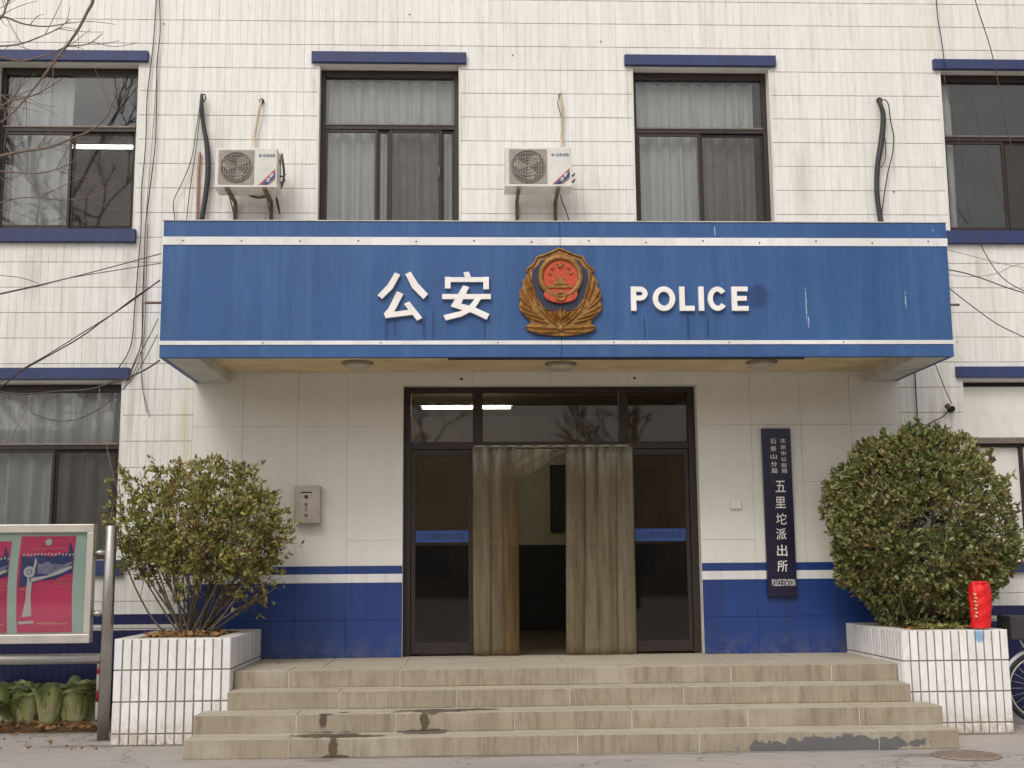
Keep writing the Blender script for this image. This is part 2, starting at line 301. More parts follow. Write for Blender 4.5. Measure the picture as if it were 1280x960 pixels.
# ------------------------------------------------------------------ mesh helpers
ORG = {}
def org(o): return ORG.get(o.name, Vector((0, 0, 0))) if o else Vector((0, 0, 0))
def thing(name, label, cat, loc=(0, 0, 0), group=None):
    o = bpy.data.objects.new(name, None); C.objects.link(o); o.location = loc; o.empty_display_size = .1
    ORG[o.name] = Vector(loc); o['label'] = label; o['category'] = cat
    if group: o['group'] = group
    return o
def tag(o, label, cat, group=None, kind=None):
    o['label'] = label; o['category'] = cat
    if group: o['group'] = group
    if kind: o['kind'] = kind
    return o
class MB:
    def __init__(s): s.v = []; s.f = []; s.sm = []
    def add(s, vs, fs, smooth=False):
        n = len(s.v); s.v += [tuple(v) for v in vs]; s.f += [tuple(i + n for i in f) for f in fs]; s.sm += [smooth] * len(fs); return s
    def box(s, x0, x1, y0, y1, z0, z1):
        v = [(x0, y0, z0), (x1, y0, z0), (x1, y1, z0), (x0, y1, z0), (x0, y0, z1), (x1, y0, z1), (x1, y1, z1), (x0, y1, z1)]
        return s.add(v, [(0, 1, 5, 4), (1, 2, 6, 5), (2, 3, 7, 6), (3, 0, 4, 7), (4, 5, 6, 7), (3, 2, 1, 0)])
    def tile(s, x0, x1, z0, z1, y0, y1, b=.002):   # facing -Y, front edge chamfered
        v = [(x0, y1, z0), (x1, y1, z0), (x1, y1, z1), (x0, y1, z1), (x0, y0 + b, z0), (x1, y0 + b, z0), (x1, y0 + b, z1), (x0, y0 + b, z1),
             (x0 + b, y0, z0 + b), (x1 - b, y0, z0 + b), (x1 - b, y0, z1 - b), (x0 + b, y0, z1 - b)]
        return s.add(v, [(8, 9, 10, 11), (4, 5, 9, 8), (5, 6, 10, 9), (6, 7, 11, 10), (7, 4, 8, 11), (0, 1, 5, 4), (1, 2, 6, 5), (2, 3, 7, 6), (3, 0, 4, 7)])
    def tube(s, pts, r, n=6, cap=True, smooth=True):
        pts = [Vector(p) for p in pts]; m = len(pts); rs = r if isinstance(r, (list, tuple)) else [r] * m
        vs = []; prev = None
        for i, p in enumerate(pts):
            t = (pts[min(i + 1, m - 1)] - pts[max(i - 1, 0)]).normalized()
            if prev is None: a = t.orthogonal().normalized()
            else:
                a = prev - t * prev.dot(t); a = a.normalized() if a.length > 1e-6 else t.orthogonal().normalized()
            prev = a; b = t.cross(a)
            for j in range(n):
                q = 2 * math.pi * j / n; vs.append(p + (a * math.cos(q) + b * math.sin(q)) * rs[i])
        fs = [(i * n + j, i * n + (j + 1) % n, (i + 1) * n + (j + 1) % n, (i + 1) * n + j) for i in range(m - 1) for j in range(n)]
        if cap: fs += [tuple(reversed(range(n))), tuple(range((m - 1) * n, m * n))]
        return s.add(vs, fs, smooth)
    def prism(s, poly, y0, y1, ch=0):   # polygon in XZ (counter-clockwise seen from the front), front at y0
        n = len(poly); cx = sum(p[0] for p in poly) / n; cz = sum(p[1] for p in poly) / n
        fr = [(p[0], y0, p[1]) for p in poly]; bk = [(p[0], y1, p[1]) for p in poly]
        vs = fr + bk; fs = [tuple(range(n)), tuple(reversed(range(n, 2 * n)))] + [(i, n + i, n + (i + 1) % n, (i + 1) % n) for i in range(n)]
        return s.add(vs, fs)
    def disc(s, c, r, y0, y1, n=28, rx=None):
        rx = rx or r; return s.prism([(c[0] + rx * math.cos(2 * math.pi * i / n), c[1] + r * math.sin(2 * math.pi * i / n)) for i in range(n)], y0, y1)
    def ring(s, c, r0, r1, y0, y1, n=32):
        vs = []
        for i in range(n):
            a = 2 * math.pi * i / n; ca, sa = math.cos(a), math.sin(a)
            vs += [(c[0] + r0 * ca, y0 + .3 * (y1 - y0), c[1] + r0 * sa), (c[0] + (r0 + r1) / 2 * ca, y0, c[1] + (r0 + r1) / 2 * sa), (c[0] + r1 * ca, y0 + .3 * (y1 - y0), c[1] + r1 * sa), (c[0] + r1 * ca, y1, c[1] + r1 * sa), (c[0] + r0 * ca, y1, c[1] + r0 * sa)]
        fs = []
        for i in range(n):
            j = (i + 1) % n
            for q in range(5): fs.append((i * 5 + q, j * 5 + q, j * 5 + (q + 1) % 5, i * 5 + (q + 1) % 5))
        return s.add(vs, fs, True)
    def lathe(s, c, prof, n=20, axis='z'):  # prof (r, h)
        vs = []
        for r, h in prof:
            for j in range(n):
                a = 2 * math.pi * j / n; vs.append((c[0] + r * math.cos(a), c[1] + r * math.sin(a), c[2] + h) if axis == 'z' else (c[0] + r * math.cos(a), c[1] + h, c[2] + r * math.sin(a)))
        m = len(prof); fs = [(i * n + j, i * n + (j + 1) % n, (i + 1) * n + (j + 1) % n, (i + 1) * n + j) for i in range(m - 1) for j in range(n)]
        fs += [tuple(reversed(range(n))), tuple(range((m - 1) * n, m * n))]
        return s.add(vs, fs, True)
    def build(s, name, mat, parent=None, bevel=0, recalc=True):
        me = bpy.data.meshes.new(name); og = org(parent)
        me.from_pydata([(v[0] - og.x, v[1] - og.y, v[2] - og.z) for v in s.v], [], s.f)
        me.polygons.foreach_set('use_smooth', s.sm)
        if recalc:
            b = bmesh.new(); b.from_mesh(me); bmesh.ops.recalc_face_normals(b, faces=b.faces); b.to_mesh(me); b.free()
        me.materials.append(MATS[mat]); o = bpy.data.objects.new(name, me); C.objects.link(o)
        if parent: o.parent = parent
        ORG[o.name] = Vector(og)
        if bevel:
            bm_ = o.modifiers.new('bevel', 'BEVEL'); bm_.width = bevel; bm_.segments = 2; bm_.limit_method = 'ANGLE'
        return o
def B(name, mat, parent, x0, x1, y0, y1, z0, z1, bevel=0):
    return MB().box(x0, x1, y0, y1, z0, z1).build(name, mat, parent, bevel)
def struct(o): o['kind'] = 'structure'; return o
def text(name, s, mat, parent, x0, x1, z0, z1, y, depth=.01, bold=0., shear=0., slant=0., res=4):
    cu = bpy.data.curves.new(name, 'FONT'); cu.body = s; cu.extrude = .5; cu.offset = bold; cu.shear = shear; cu.resolution_u = res
    t = bpy.data.objects.new(name, cu); C.objects.link(t)
    bpy.context.view_layer.update()
    me = bpy.data.meshes.new_from_object(t.evaluated_get(bpy.context.evaluated_depsgraph_get())); bpy.data.objects.remove(t)
    n = len(me.vertices); a = np.empty(n * 3); me.vertices.foreach_get('co', a); a = a.reshape(-1, 3)
    lo, hi = a.min(0), a.max(0); q = (a - lo) / (hi - lo); og = org(parent)
    r = np.empty_like(a); r[:, 0] = x0 + q[:, 0] * (x1 - x0) - og.x; r[:, 2] = z0 + q[:, 1] * (z1 - z0) - og.z; r[:, 1] = y - q[:, 2] * depth - og.y
    r[:, 0] += slant * (q[:, 1])
    me.vertices.foreach_set('co', r.ravel()); me.materials.clear(); me.materials.append(MATS[mat]); me.update()
    o = bpy.data.objects.new(name, me); C.objects.link(o); o.parent = parent; ORG[o.name] = Vector(og); return o
def np_mesh(name, V, F, mat, parent=None, tattr=None):
    og = org(parent); me = bpy.data.meshes.new(name); V = np.asarray(V, float) - np.array(og); F = np.asarray(F)
    nf, kf = F.shape
    me.vertices.add(len(V)); me.vertices.foreach_set('co', V.ravel()); me.loops.add(nf * kf); me.loops.foreach_set('vertex_index', F.ravel())
    me.polygons.add(nf); me.polygons.foreach_set('loop_start', np.arange(nf) * kf); me.polygons.foreach_set('loop_total', np.full(nf, kf))
    me.update(calc_edges=True); me.materials.append(MATS[mat])
    if tattr is not None:
        at = me.attributes.new('t', 'FLOAT', 'POINT'); at.data.foreach_set('value', np.asarray(tattr, float))
    o = bpy.data.objects.new(name, me); C.objects.link(o)
    if parent: o.parent = parent
    ORG[o.name] = Vector(og); return o
def smooth_pts(pts, n=4):
    P = [Vector(p) for p in pts]; out = []
    for i in range(len(P) - 1):
        a = P[max(i - 1, 0)]; b = P[i]; c = P[i + 1]; d = P[min(i + 2, len(P) - 1)]
        for j in range(n):
            t = j / n; out.append(.5 * ((2 * b) + (c - a) * t + (2 * a - 5 * b + 4 * c - d) * t * t + (3 * b - a - 3 * c + d) * t ** 3))
    out.append(P[-1]); return out

# ------------------------------------------------------------------ ground
struct(MB().add([(-120, -150, 0), (120, -150, 0), (120, 100, 0), (-120, 100, 0)], [(0, 1, 2, 3)]).build('ground', 'street_concrete'))

# ------------------------------------------------------------------ the building
SX = 3.43                       # half width of the smooth entrance wall
ZL, ZD = .563, 3.134            # landing, head of the entrance
HOLES = [(-5.46, -4.072, 4.68, 6.39), (-2.275, -.884, 4.68, 6.39), (.88, 2.267, 4.68, 6.39), (4.045, 5.44, 4.68, 6.39),
         (-5.50, -4.115, 1.49, 3.17), (4.07, 5.46, 1.40, 3.165)]
DOOR = (-1.424, 1.424, ZL, ZD)
bld = thing('police_station', 'white strip-tiled police station front with dark blue lintels and blue painted dado', 'building', (0, 0, 0))
XA, XB, ZT, YB = -9.0, 9.0, 9.5, 8.0
mb = MB(); TK = .26
xs = sorted({XA, XB} | {h[0] for h in HOLES + [DOOR]} | {h[1] for h in HOLES + [DOOR]}); zs = sorted({0, ZT} | {h[2] for h in HOLES + [DOOR]} | {h[3] for h in HOLES + [DOOR]})
def inhole(x, z_): return any(h[0] < x < h[1] and h[2] < z_ < h[3] for h in HOLES + [DOOR])
for i in range(len(xs) - 1):
    for j in range(len(zs) - 1):
        if not inhole((xs[i] + xs[i + 1]) / 2, (zs[j] + zs[j + 1]) / 2):
            for y in (.0028, TK): mb.add([(xs[i], y, zs[j]), (xs[i + 1], y, zs[j]), (xs[i + 1], y, zs[j + 1]), (xs[i], y, zs[j + 1])], [(0, 1, 2, 3)])
mb.add([(XA, .01, 0), (XA, YB, 0), (XA, YB, ZT), (XA, .01, ZT)], [(0, 1, 2, 3)]); mb.add([(XB, .01, 0), (XB, YB, 0), (XB, YB, ZT), (XB, .01, ZT)], [(0, 1, 2, 3)])
mb.add([(XA, YB, 0), (XB, YB, 0), (XB, YB, ZT), (XA, YB, ZT)], [(0, 1, 2, 3)]); mb.add([(XA, .01, ZT), (XB, .01, ZT), (XB, YB, ZT), (XA, YB, ZT)], [(0, 1, 2, 3)])
mb.build('wall', 'wall_grout', bld, recalc=False)
# plastered reveals round every opening
for h in HOLES + [DOOR]:
    x0, x1, z0, z1 = h; q = MB()
    q.box(x0 - .02, x0, .0, TK, z0, z1).box(x1, x1 + .02, .0, TK, z0, z1).box(x0 - .02, x1 + .02, .002, TK, z1, z1 + .02)
    if h is not DOOR: q.box(x0 - .02, x1 + .02, .002, TK, z0 - .02, z0)
    q.build('reveal', 'plaster_white', bld)
# tiles, cut round the openings and the entrance wall
PX, PZ, ZO = .0715, .25, .103
cells = []
cuts = [(h[0] - .02, h[1] + .02, h[2] - .02, h[3] + .02) for h in HOLES] + [(-SX, SX, 0, 3.32)]
def sub(r, c):
    x0, x1, z0, z1 = r; a0, a1, b0, b1 = c
    if x1 <= a0 or x0 >= a1 or z1 <= b0 or z0 >= b1: return [r]
    out = []
    if x0 < a0: out.append((x0, a0, z0, z1))
    if x1 > a1: out.append((a1, x1, z0, z1))
    m0, m1 = max(x0, a0), min(x1, a1)
    if z0 < b0: out.append((m0, m1, z0, b0))
    if z1 > b1: out.append((m0, m1, b1, z1))
    return out
nx0 = int(XA / PX); 
for i in range(nx0, int(XB / PX)):
    for j in range(-1, 37):
        z0 = max(0.0, ZO + j * PZ + .0028); z1 = ZO + (j + 1) * PZ - .0028
        if z1 - z0 < .02: continue
        rs = [(i * PX + .00075, (i + 1) * PX - .00075, z0, z1)]
        for c in cuts: rs = [q for r in rs for q in sub(r, c)]
        cells += [r for r in rs if r[1] - r[0] > .008 and r[3] - r[2] > .01]
def vis(r):
    x, z_ = (r[0] + r[1]) / 2, (r[2] + r[3]) / 2
    if not (-4.6 < x < 4.7): return 1e9
    full = (r[1] - r[0] > .06 and r[3] - r[2] > .2)
    hid = (z_ < .95) or (x > -3.45 and x < 3.45)
    return (0 if full else 50) + (100 if hid else 0) + (Vector((x, 0, z_)) - CAM).length
cells.sort(key=vis)
pool = {}
for k_, r in enumerate(cells[:300]):
    key = (round(r[1] - r[0], 3), round(r[3] - r[2], 3))
    if key not in pool:
        q = MB().tile(0, key[0], 0, key[1], 0, .012, .0012); me = bpy.data.meshes.new('tile'); me.from_pydata(q.v, [], q.f); me.materials.append(MATS['wall_tile']); pool[key] = me
    o = bpy.data.objects.new('tile', pool[key]); C.objects.link(o); o.parent = bld; o.location = (r[0], random.uniform(-.0012, .0008), r[2])
q = MB()
for r in cells[300:]: q.tile(r[0], r[1], r[2], r[3], random.uniform(-.0012, .0008), .012, .0012)
o = q.build('tile', 'wall_tile', bld, recalc=False); o['kind'] = 'stuff'
# smooth panels of the entrance wall, joints open between them
def panel(name, mat, x0, x1, z0, z1, y=-.003, g=.0012):
    dy = random.uniform(-.0005, .0005)
    return MB().tile(x0 + g, x1 - g, z0 + g, z1 - g, y + dy, .0098, .0018).build(name, mat, bld, recalc=False)
LX = [-SX, -2.953, -2.431, -1.954, -1.4255]; RX = [1.4255, 1.948, 2.437, 2.93, SX]
for c in (LX, RX):
    for i in range(4):
        a, b = c[i], c[i + 1]; g = .0008 if c is LX else .0016
        panel('wall_panel', 'entrance_panel', a, b, 2.738, 3.30, g=g)
        sp = {0: 1.63, 2: 2.182, 3: 2.182}.get(i) if c is RX else (1.65 if i in (0, 3) else None)
        if sp: panel('wall_panel', 'entrance_panel', a, b, sp, 2.738, g=g); panel('wall_panel', 'entrance_panel', a, b, 1.41, sp, g=g)
        else: panel('wall_panel', 'entrance_panel', a, b, 1.41, 2.738, g=g)
        panel('dado_band', 'dado_blue', a, b, 1.336, 1.41, -.0045, .0004)
        panel('dado_stripe', 'stripe_white', a, b, 1.254, 1.336, -.0038, .0004)
        panel('dado_panel', 'dado_blue', a, b, .905, 1.254, -.003, .0008); panel('dado_panel', 'dado_blue', a, b, .56, .905, -.003, .0008)
for a, b in ((-1.4255, -.75), (-.75, 0), (0, .75), (.75, 1.4255)): panel('wall_panel', 'entrance_panel', a, b, 3.1355, 3.30)
# dark blue lintels and sills, a few centimetres proud
for x0, x1, z0, z1, w_ in ((-5.58, -3.975, 6.40, 6.508, 0), (-2.356, -.806, 6.405, 6.518, 0), (.794, 2.339, 6.40, 6.512, 0), (3.965, 5.56, 6.385, 6.49, 0),
                       (-5.62, -4.038, 3.195, 3.308, 0), (4.0, 5.60, 3.195, 3.302, 0)):
    B('lintel', 'band_blue', bld, x0, x1, -.045, .009, z0, z1, .004)
for x0, x1, z0, z1 in ((-5.58, -4.03, 4.545, 4.675), (3.98, 5.56, 4.55, 4.68), (-2.35, -.81, 4.545, 4.675), (.79, 2.34, 4.545, 4.675), (-5.62, -4.03, 1.345, 1.485), (4.0, 5.6, 1.30, 1.395)):
    B('sill', 'band_blue', bld, x0, x1, -.05, .009, z0, z1, .004)
# little bolts left in the wall over the entrance
for u in ((-0.862, 0.000, 3.193), (0.821, 0.000, 3.197)): MB().lathe((u[0], -.02, u[2]), [(.012, 0), (.014, .006), (.010, .012)], 8, 'y').build('bolt', 'dark_metal', bld)
for p in ((-3.838, 0.000, 6.809), (-1.380, 0.000, 6.936), (-0.337, 0.000, 6.509), (0.560, 0.000, 6.663), (3.489, 0.000, 5.090), (-4.186, 0.000, 4.550)): MB().lathe((p[0], -.01, p[2]), [(.007, 0), (.007, .02)], 6, 'y').build('bolt', 'rust_bracket', bld)

# ------------------------------------------------------------------ windows
YF = .13
def window(h, zt, xm, screens, extra=()):
    """aluminium window: frame, transom, mullion, sliding sashes and panes; zt transom height, xm mullion x"""
    x0, x1, z0, z1 = h; fr = .045
    q = MB(); q.box(x0, x0 + fr, YF, YF + .07, z0, z1).box(x1 - fr, x1, YF, YF + .07, z0, z1).box(x0 + fr, x1 - fr, YF + .001, YF + .069, z1 - .075, z1).box(x0 + fr, x1 - fr, YF + .001, YF + .069, z0, z0 + fr)
    f = q.build('window', 'frame_brown', bld, .003)
    B('transom', 'frame_brown', f, x0 + fr, x1 - fr, YF + .003, YF + .066, zt - .03, zt + .012, .002)
    B('rail', 'frame_light', f, x0 + fr, x1 - fr, YF - .006, YF + .066, zt + .012, zt + .030, .002)
    B('pane', 'window_glass', f, x0 + fr, x1 - fr, YF + .035, YF + .040, zt + .03, z1 - .075)
    edges = [x0 + fr] + xm + [x1 - fr]
    for i in range(len(edges) - 1):
        a, b = edges[i], edges[i + 1]; y = YF + (.022 if i % 2 == 0 else .044)
        s = MB(); s.box(a, a + .026, y - .012, y + .012, z0 + fr, zt - .03).box(b - .026, b, y - .012, y + .012, z0 + fr, zt - .03).box(a + .026, b - .026, y - .011, y + .011, zt - .06, zt - .03).box(a + .026, b - .026, y - .011, y + .011, z0 + fr, z0 + fr + .04)
        s.build('sash', 'frame_brown', f, .002)
        B('pane', 'window_glass', f, a + .026, b - .026, y - .003, y + .002, z0 + fr + .04, zt - .06)
        if i in screens: B('insect_screen', 'insect_screen', f, a + .02, b - .02, y - .016, y - .013, z0 + fr + .01, zt - .035)
    for xh in extra: MB().tube([(xh, YF - .005, 5.25), (xh, YF - .02, 5.27), (xh, YF - .02, 5.36), (xh, YF - .005, 5.38)], .006).build('handle', 'frame_light', f)
    # the room behind: walls, floor and ceiling
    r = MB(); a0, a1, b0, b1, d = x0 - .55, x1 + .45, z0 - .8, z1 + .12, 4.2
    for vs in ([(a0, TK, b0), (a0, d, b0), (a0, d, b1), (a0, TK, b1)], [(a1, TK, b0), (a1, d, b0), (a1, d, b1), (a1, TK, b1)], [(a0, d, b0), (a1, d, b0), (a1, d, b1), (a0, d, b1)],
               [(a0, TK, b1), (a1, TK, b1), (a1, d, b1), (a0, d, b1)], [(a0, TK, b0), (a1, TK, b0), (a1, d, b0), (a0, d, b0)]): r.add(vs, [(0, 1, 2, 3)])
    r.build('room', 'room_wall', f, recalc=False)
    return f
TZU = 5.745; 
W1 = window(HOLES[0], 5.754, [-4.735], (1,))
W2 = window(HOLES[1], 5.797, [-1.700, -1.580, -1.058], (2,), (-1.082,))
W3 = window(HOLES[2], 5.774, [1.571], (1,))
W4 = window(HOLES[3], 5.707, [4.713], (1,))
W5 = window(HOLES[4], 2.571, [-4.757], (1,))
# the bricked-up lower right window: plaster above, grey bar, white leaf below
hx0, hx1, hz0, hz1 = HOLES[5]
zb = 2.581
B('blocking_panel', 'plaster_white', bld, hx0, hx1, .10, .2, zb + .03, hz1 - .045, .004)
B('dark_gap_strip', 'dark_slot', bld, hx0, hx1, .12, .2, hz1 - .043, hz1 - .002)  # dark-coloured strip stands in for the dark gap under the lintel
B('grey_bar', 'frame_light', bld, hx0, hx1, .05, .2, zb - .03, zb + .028, .003)
bw = MB(); xr = 4.634
bw.box(hx0, hx0 + .03, .1, .2, hz0, zb - .032).box(xr, xr + .035, .1, .2, hz0, zb - .032).box(hx0 + .03, xr, .101, .2, zb - .06, zb - .032).box(hx1 - .03, hx1, .1, .2, hz0, zb - .032)
f6 = bw.build('window', 'frame_brown', bld)
B('white_leaf', 'plaster_white', f6, hx0 + .031, xr - .001, .13, .16, hz0, zb - .062, .003)
B('white_leaf', 'plaster_white', f6, xr + .036, hx1 - .031, .13, .16, hz0, zb - .062, .003)

# curtains hang behind the glass
def curtain(label, x0, x1, z0, z1, y=.33, per=.15, amp=.075, seed=0, taper=0.):
    r = np.random.default_rng(seed); nx = int((x1 - x0) / .012); nz = 14
    xs_ = np.linspace(0, 1, nx); ph = np.cumsum(r.uniform(.5, 1.6, nx)) * .012 / per * 2 * math.pi
    am = amp * (.6 + .6 * np.interp(xs_, np.linspace(0, 1, 9), r.random(9)))
    V = []; 
    for j in range(nz):
        t = j / (nz - 1); zz = z1 + (z0 - z1) * t; wob = .25 * math.sin(t * 3 + seed)
        X = x0 + (x1 - x0) * xs_ + .008 * np.sin(ph * .5 + t * 2); Yy = y + am * (.35 + .65 * t) * np.sin(ph + wob) + .012 * np.sin(ph * 2.3)
        V.append(np.stack([X, Yy, np.full(nx, zz)], 1))
    V = np.concatenate(V); F = [(j * nx + i, j * nx + i + 1, (j + 1) * nx + i + 1, (j + 1) * nx + i) for j in range(nz - 1) for i in range(nx - 1)]
    o = np_mesh('curtain', V, F, 'curtain_cloth'); o.data.polygons.foreach_set('use_smooth', [True] * len(F))
    return tag(o, label, 'curtain')
h = HOLES
curtain('pale pleated curtain on the left half of the upper left window', h[0][0] + .02, -4.787, h[0][2] - .05, h[0][3] - .02, seed=1)
curtain('pale curtain drawn across the whole upper window left of the badge', h[1][0] - .05, h[1][1] + .05, h[1][2] - .05, h[1][3] - .05, seed=2, per=.16)
curtain('pale curtain in the upper window right of the badge, short of its right edge', h[2][0] - .05, 2.159, h[2][2] - .05, h[2][3] - .05, seed=3, per=.16)
curtain('narrow edge of pale curtain at left of the far right upper window', h[3][0] - .05, 4.277, h[3][2] - .05, h[3][3] - .05, seed=4)
curtain('dim curtain with bright folds across the ground floor window behind the notice board', h[4][0] - .05, h[4][1] + .05, h[4][2] - .05, h[4][3] - .05, seed=5, per=.2, amp=.10)
# tube lamps inside
def tube_lamp(label, p0, p1, mat):
    t = thing('tube_lamp', label, 'lamp', p0)
    MB().tube([p0, p1], .016, 8).build('tube', mat, t)
    a, b = Vector(p0), Vector(p1); MB().box(min(a.x, b.x) - .03, max(a.x, b.x) + .03, a.y - .03, a.y + .03, a.z + .02, a.z + .07).build('housing', 'ac_white', t)
pa = (-5.271, 1.600, 6.083); pb = (-4.376, 1.600, 6.083)
tube_lamp('lit fluorescent tube seen through the upper left window', pa, (pb[0], pa[1], pa[2] + .0), 'tube_lit')

# ------------------------------------------------------------------ entrance: frame, glass, hall, strip curtain
ent = thing('entrance_door', 'dark brown glazed entrance with three transom lights and open middle doorway', 'door', (0, .1, ZL))
x0, x1 = DOOR[0], DOOR[1]; YD = .12
XM0, XM1, XM2, XM3 = -0.754, -0.657, 0.676, 0.763
ZT0, ZT1 = 2.524, 2.594
q = MB(); q.box(x0, x0 + .07, YD, YD + .09, ZL, ZD).box(x1 - .07, x1, YD, YD + .09, ZL, ZD).box(x0 + .07, x1 - .07, YD + .002, YD + .088, ZD - .05, ZD)
q.box(x0 + .07, x1 - .07, YD + .002, YD + .088, ZT0, ZT1).box(XM0, XM1, YD + .001, YD + .089, ZL, ZT0).box(XM2, XM3, YD + .001, YD + .089, ZL, ZT0).box(XM0, XM1, YD + .001, YD + .089, ZT1, ZD - .05).box(XM2, XM3, YD + .001, YD + .089, ZT1, ZD - .05)
q.build('door_frame', 'frame_brown', ent, .003)
for a, b in ((x0 + .07, XM0), (XM1, XM2), (XM3, x1 - .07)): B('transom_pane', 'door_glass', ent, a, b, YD + .04, YD + .045, ZT1, ZD - .05)
for a, b, side in ((x0 + .07, XM0, 0), (XM3, x1 - .07, 1)):
    d = MB(); s = .045; zb_ = ZL + .02
    d.box(a + .004, a + s, YD + .02, YD + .06, zb_, ZT0 - .004).box(b - s, b - .004, YD + .02, YD + .06, zb_, ZT0 - .004).box(a + s, b - s, YD + .021, YD + .059, zb_, zb_ + .10).box(a + s, b - s, YD + .021, YD + .059, ZT0 - .06, ZT0 - .004)
    leaf = d.build('door_leaf', 'frame_brown', ent, .002)
    B('pane', 'door_glass', leaf, a + s, b - s, YD + .038, YD + .042, zb_ + .10, ZT0 - .06)
    za, zb2 = (1.629, 1.743) if side == 0 else (1.627, 1.746)
    B('sticker', 'sticker_blue', leaf, a + s + .002, b - s - .002, YD + .034, YD + .037, za, zb2)
    wth = b - a - 2 * s; zc = (za + zb2) / 2; hh = .031
    for i, ch in enumerate('公安'): text('character', ch, 'sticker_ink', leaf, a + s + wth * (.16 + i * .14), a + s + wth * (.27 + i * .14), zc - hh, zc + hh, YD + .034, .002, .006)
    text('lettering', 'POLICE', 'sticker_ink', leaf, a + s + wth * .44, a + s + wth * .93, zc - hh * .85, zc + hh * .85, YD + .034, .002, .008)
# hall behind the door
HX0, HX1, HY, HZ = -1.9, 1.9, 5.0, 3.45
ZQ = 1.691
r = MB()
r.add([(HX0, TK, ZQ), (HX0, HY, ZQ), (HX0, HY, HZ), (HX0, TK, HZ)], [(0, 1, 2, 3)]); r.add([(HX1, TK, ZQ), (HX1, HY, ZQ), (HX1, HY, HZ), (HX1, TK, HZ)], [(0, 1, 2, 3)])
r.add([(HX0, HY, ZQ), (HX1, HY, ZQ), (HX1, HY, HZ), (HX0, HY, HZ)], [(0, 1, 2, 3)]); r.add([(HX0, TK, HZ), (HX1, TK, HZ), (HX1, HY, HZ), (HX0, HY, HZ)], [(0, 1, 2, 3)])
r.build('hall_wall', 'hall_wall', bld, recalc=False)
r = MB()
r.add([(HX0, TK, ZL), (HX0, HY, ZL), (HX0, HY, ZQ), (HX0, TK, ZQ)], [(0, 1, 2, 3)]); r.add([(HX1, TK, ZL), (HX1, HY, ZL), (HX1, HY, ZQ), (HX1, TK, ZQ)], [(0, 1, 2, 3)])
r.add([(HX0, HY, ZL), (HX1, HY, ZL), (HX1, HY, ZQ), (HX0, HY, ZQ)], [(0, 1, 2, 3)]); r.build('hall_dado', 'hall_dado', bld, recalc=False)
MB().add([(HX0, .05, ZL - .004), (HX1, .05, ZL - .004), (HX1, HY, ZL - .004), (HX0, HY, ZL - .004)], [(0, 1, 2, 3)]).build('hall_floor', 'hall_floor', bld, recalc=False)
nb = thing('hall_notice_board', 'dark framed notice panel on the greenish hall wall seen through the doorway', 'notice board', (0.510, 4.970, 1.915))
a = (0.368, 4.970, 1.895); b = (0.655, 4.970, 2.743)
B('panel', 'notice_dark', nb, a[0], b[0], 4.95, 4.99, a[2], b[2]); 
mbf = MB(); mbf.box(a[0] - .03, a[0], 4.94, 4.99, a[2], b[2]).box(b[0], b[0] + .03, 4.94, 4.99, a[2], b[2]).box(a[0] - .03, b[0] + .03, 4.94, 4.99, b[2], b[2] + .03).box(a[0] - .03, b[0] + .03, 4.94, 4.99, a[2] - .03, a[2]); mbf.build('frame', 'frame_brown', nb)
pa = (-1.314, 2.200, 3.208); pb = (-0.304, 2.200, 3.205)
tube_lamp('lit fluorescent tube under the hall ceiling, seen through the transom glass', pa, (pb[0], pa[1], pa[2]), 'tube_lit_hall')

# strip curtain: overlapping plastic strips hung on a metal rail
sc = thing('strip_curtain', 'brownish transparent plastic strip curtain parted in the middle of the entrance', 'strip curtain', (0, .06, ZL))
SZ = 2.534
B('rail', 'frame_light', sc, -0.748, 0.767, .05, .075, SZ - .01, SZ + .025, .003)
def strip(xa, xb, xc, xd, y, ztop, zbot, seed, mat='strip_plastic'):
    r = np.random.default_rng(seed); nz, nx = 26, 9; V = []
    c1, c2 = r.uniform(.6, 1.6), r.uniform(0, 6)
    for j in range(nz):
        t = j / (nz - 1)
        for i in range(nx):
            s = i / (nx - 1); top = xa + (xb - xa) * s; bot = xc + (xd - xc) * s
            pl = -.012 * math.sin(s * math.pi) + .004 * math.sin(s * math.pi * 2 * c1 + c2) * (1.2 - t * .7) + .008 * math.sin(t * 4 + c2)
            if t < .14: pl += .016 * (1 - t / .14) * math.sin(s * math.pi * 5)
            V.append((top + (bot - top) * t, y + pl, ztop + (zbot - ztop) * t))
    F = [(j * nx + i, j * nx + i + 1, (j + 1) * nx + i + 1, (j + 1) * nx + i) for j in range(nz - 1) for i in range(nx - 1)]
    o = np_mesh('strip', V, F, mat, sc); o.data.polygons.foreach_set('use_smooth', [True] * len(F))
    sm = o.modifiers.new('solid', 'SOLIDIFY'); sm.thickness = .003; return o
def xx(u, v): # x on the curtain plane, linear between known columns
    return None
TOPX = [-0.748, -0.601, -0.470, -0.338]
BOTX = [-0.747, -0.604, -0.453, -0.333]
for i in range(3): strip(TOPX[i] - .01, TOPX[i + 1] + .02, BOTX[i] - .01, BOTX[i + 1] + .01, .04 + .022 * (i % 2), SZ, ZL + .006, 20 + i)
TOPX = [0.150, 0.305, 0.461, 0.616, 0.772]
BOTX = [0.129, 0.280, 0.439, 0.599, 0.781]
for i in range(4): strip(TOPX[i] - .01, TOPX[i + 1] + .02, BOTX[i] - .01, BOTX[i + 1] + .01, .04 + .022 * (i % 2), SZ, ZL + .006, 30 + i)
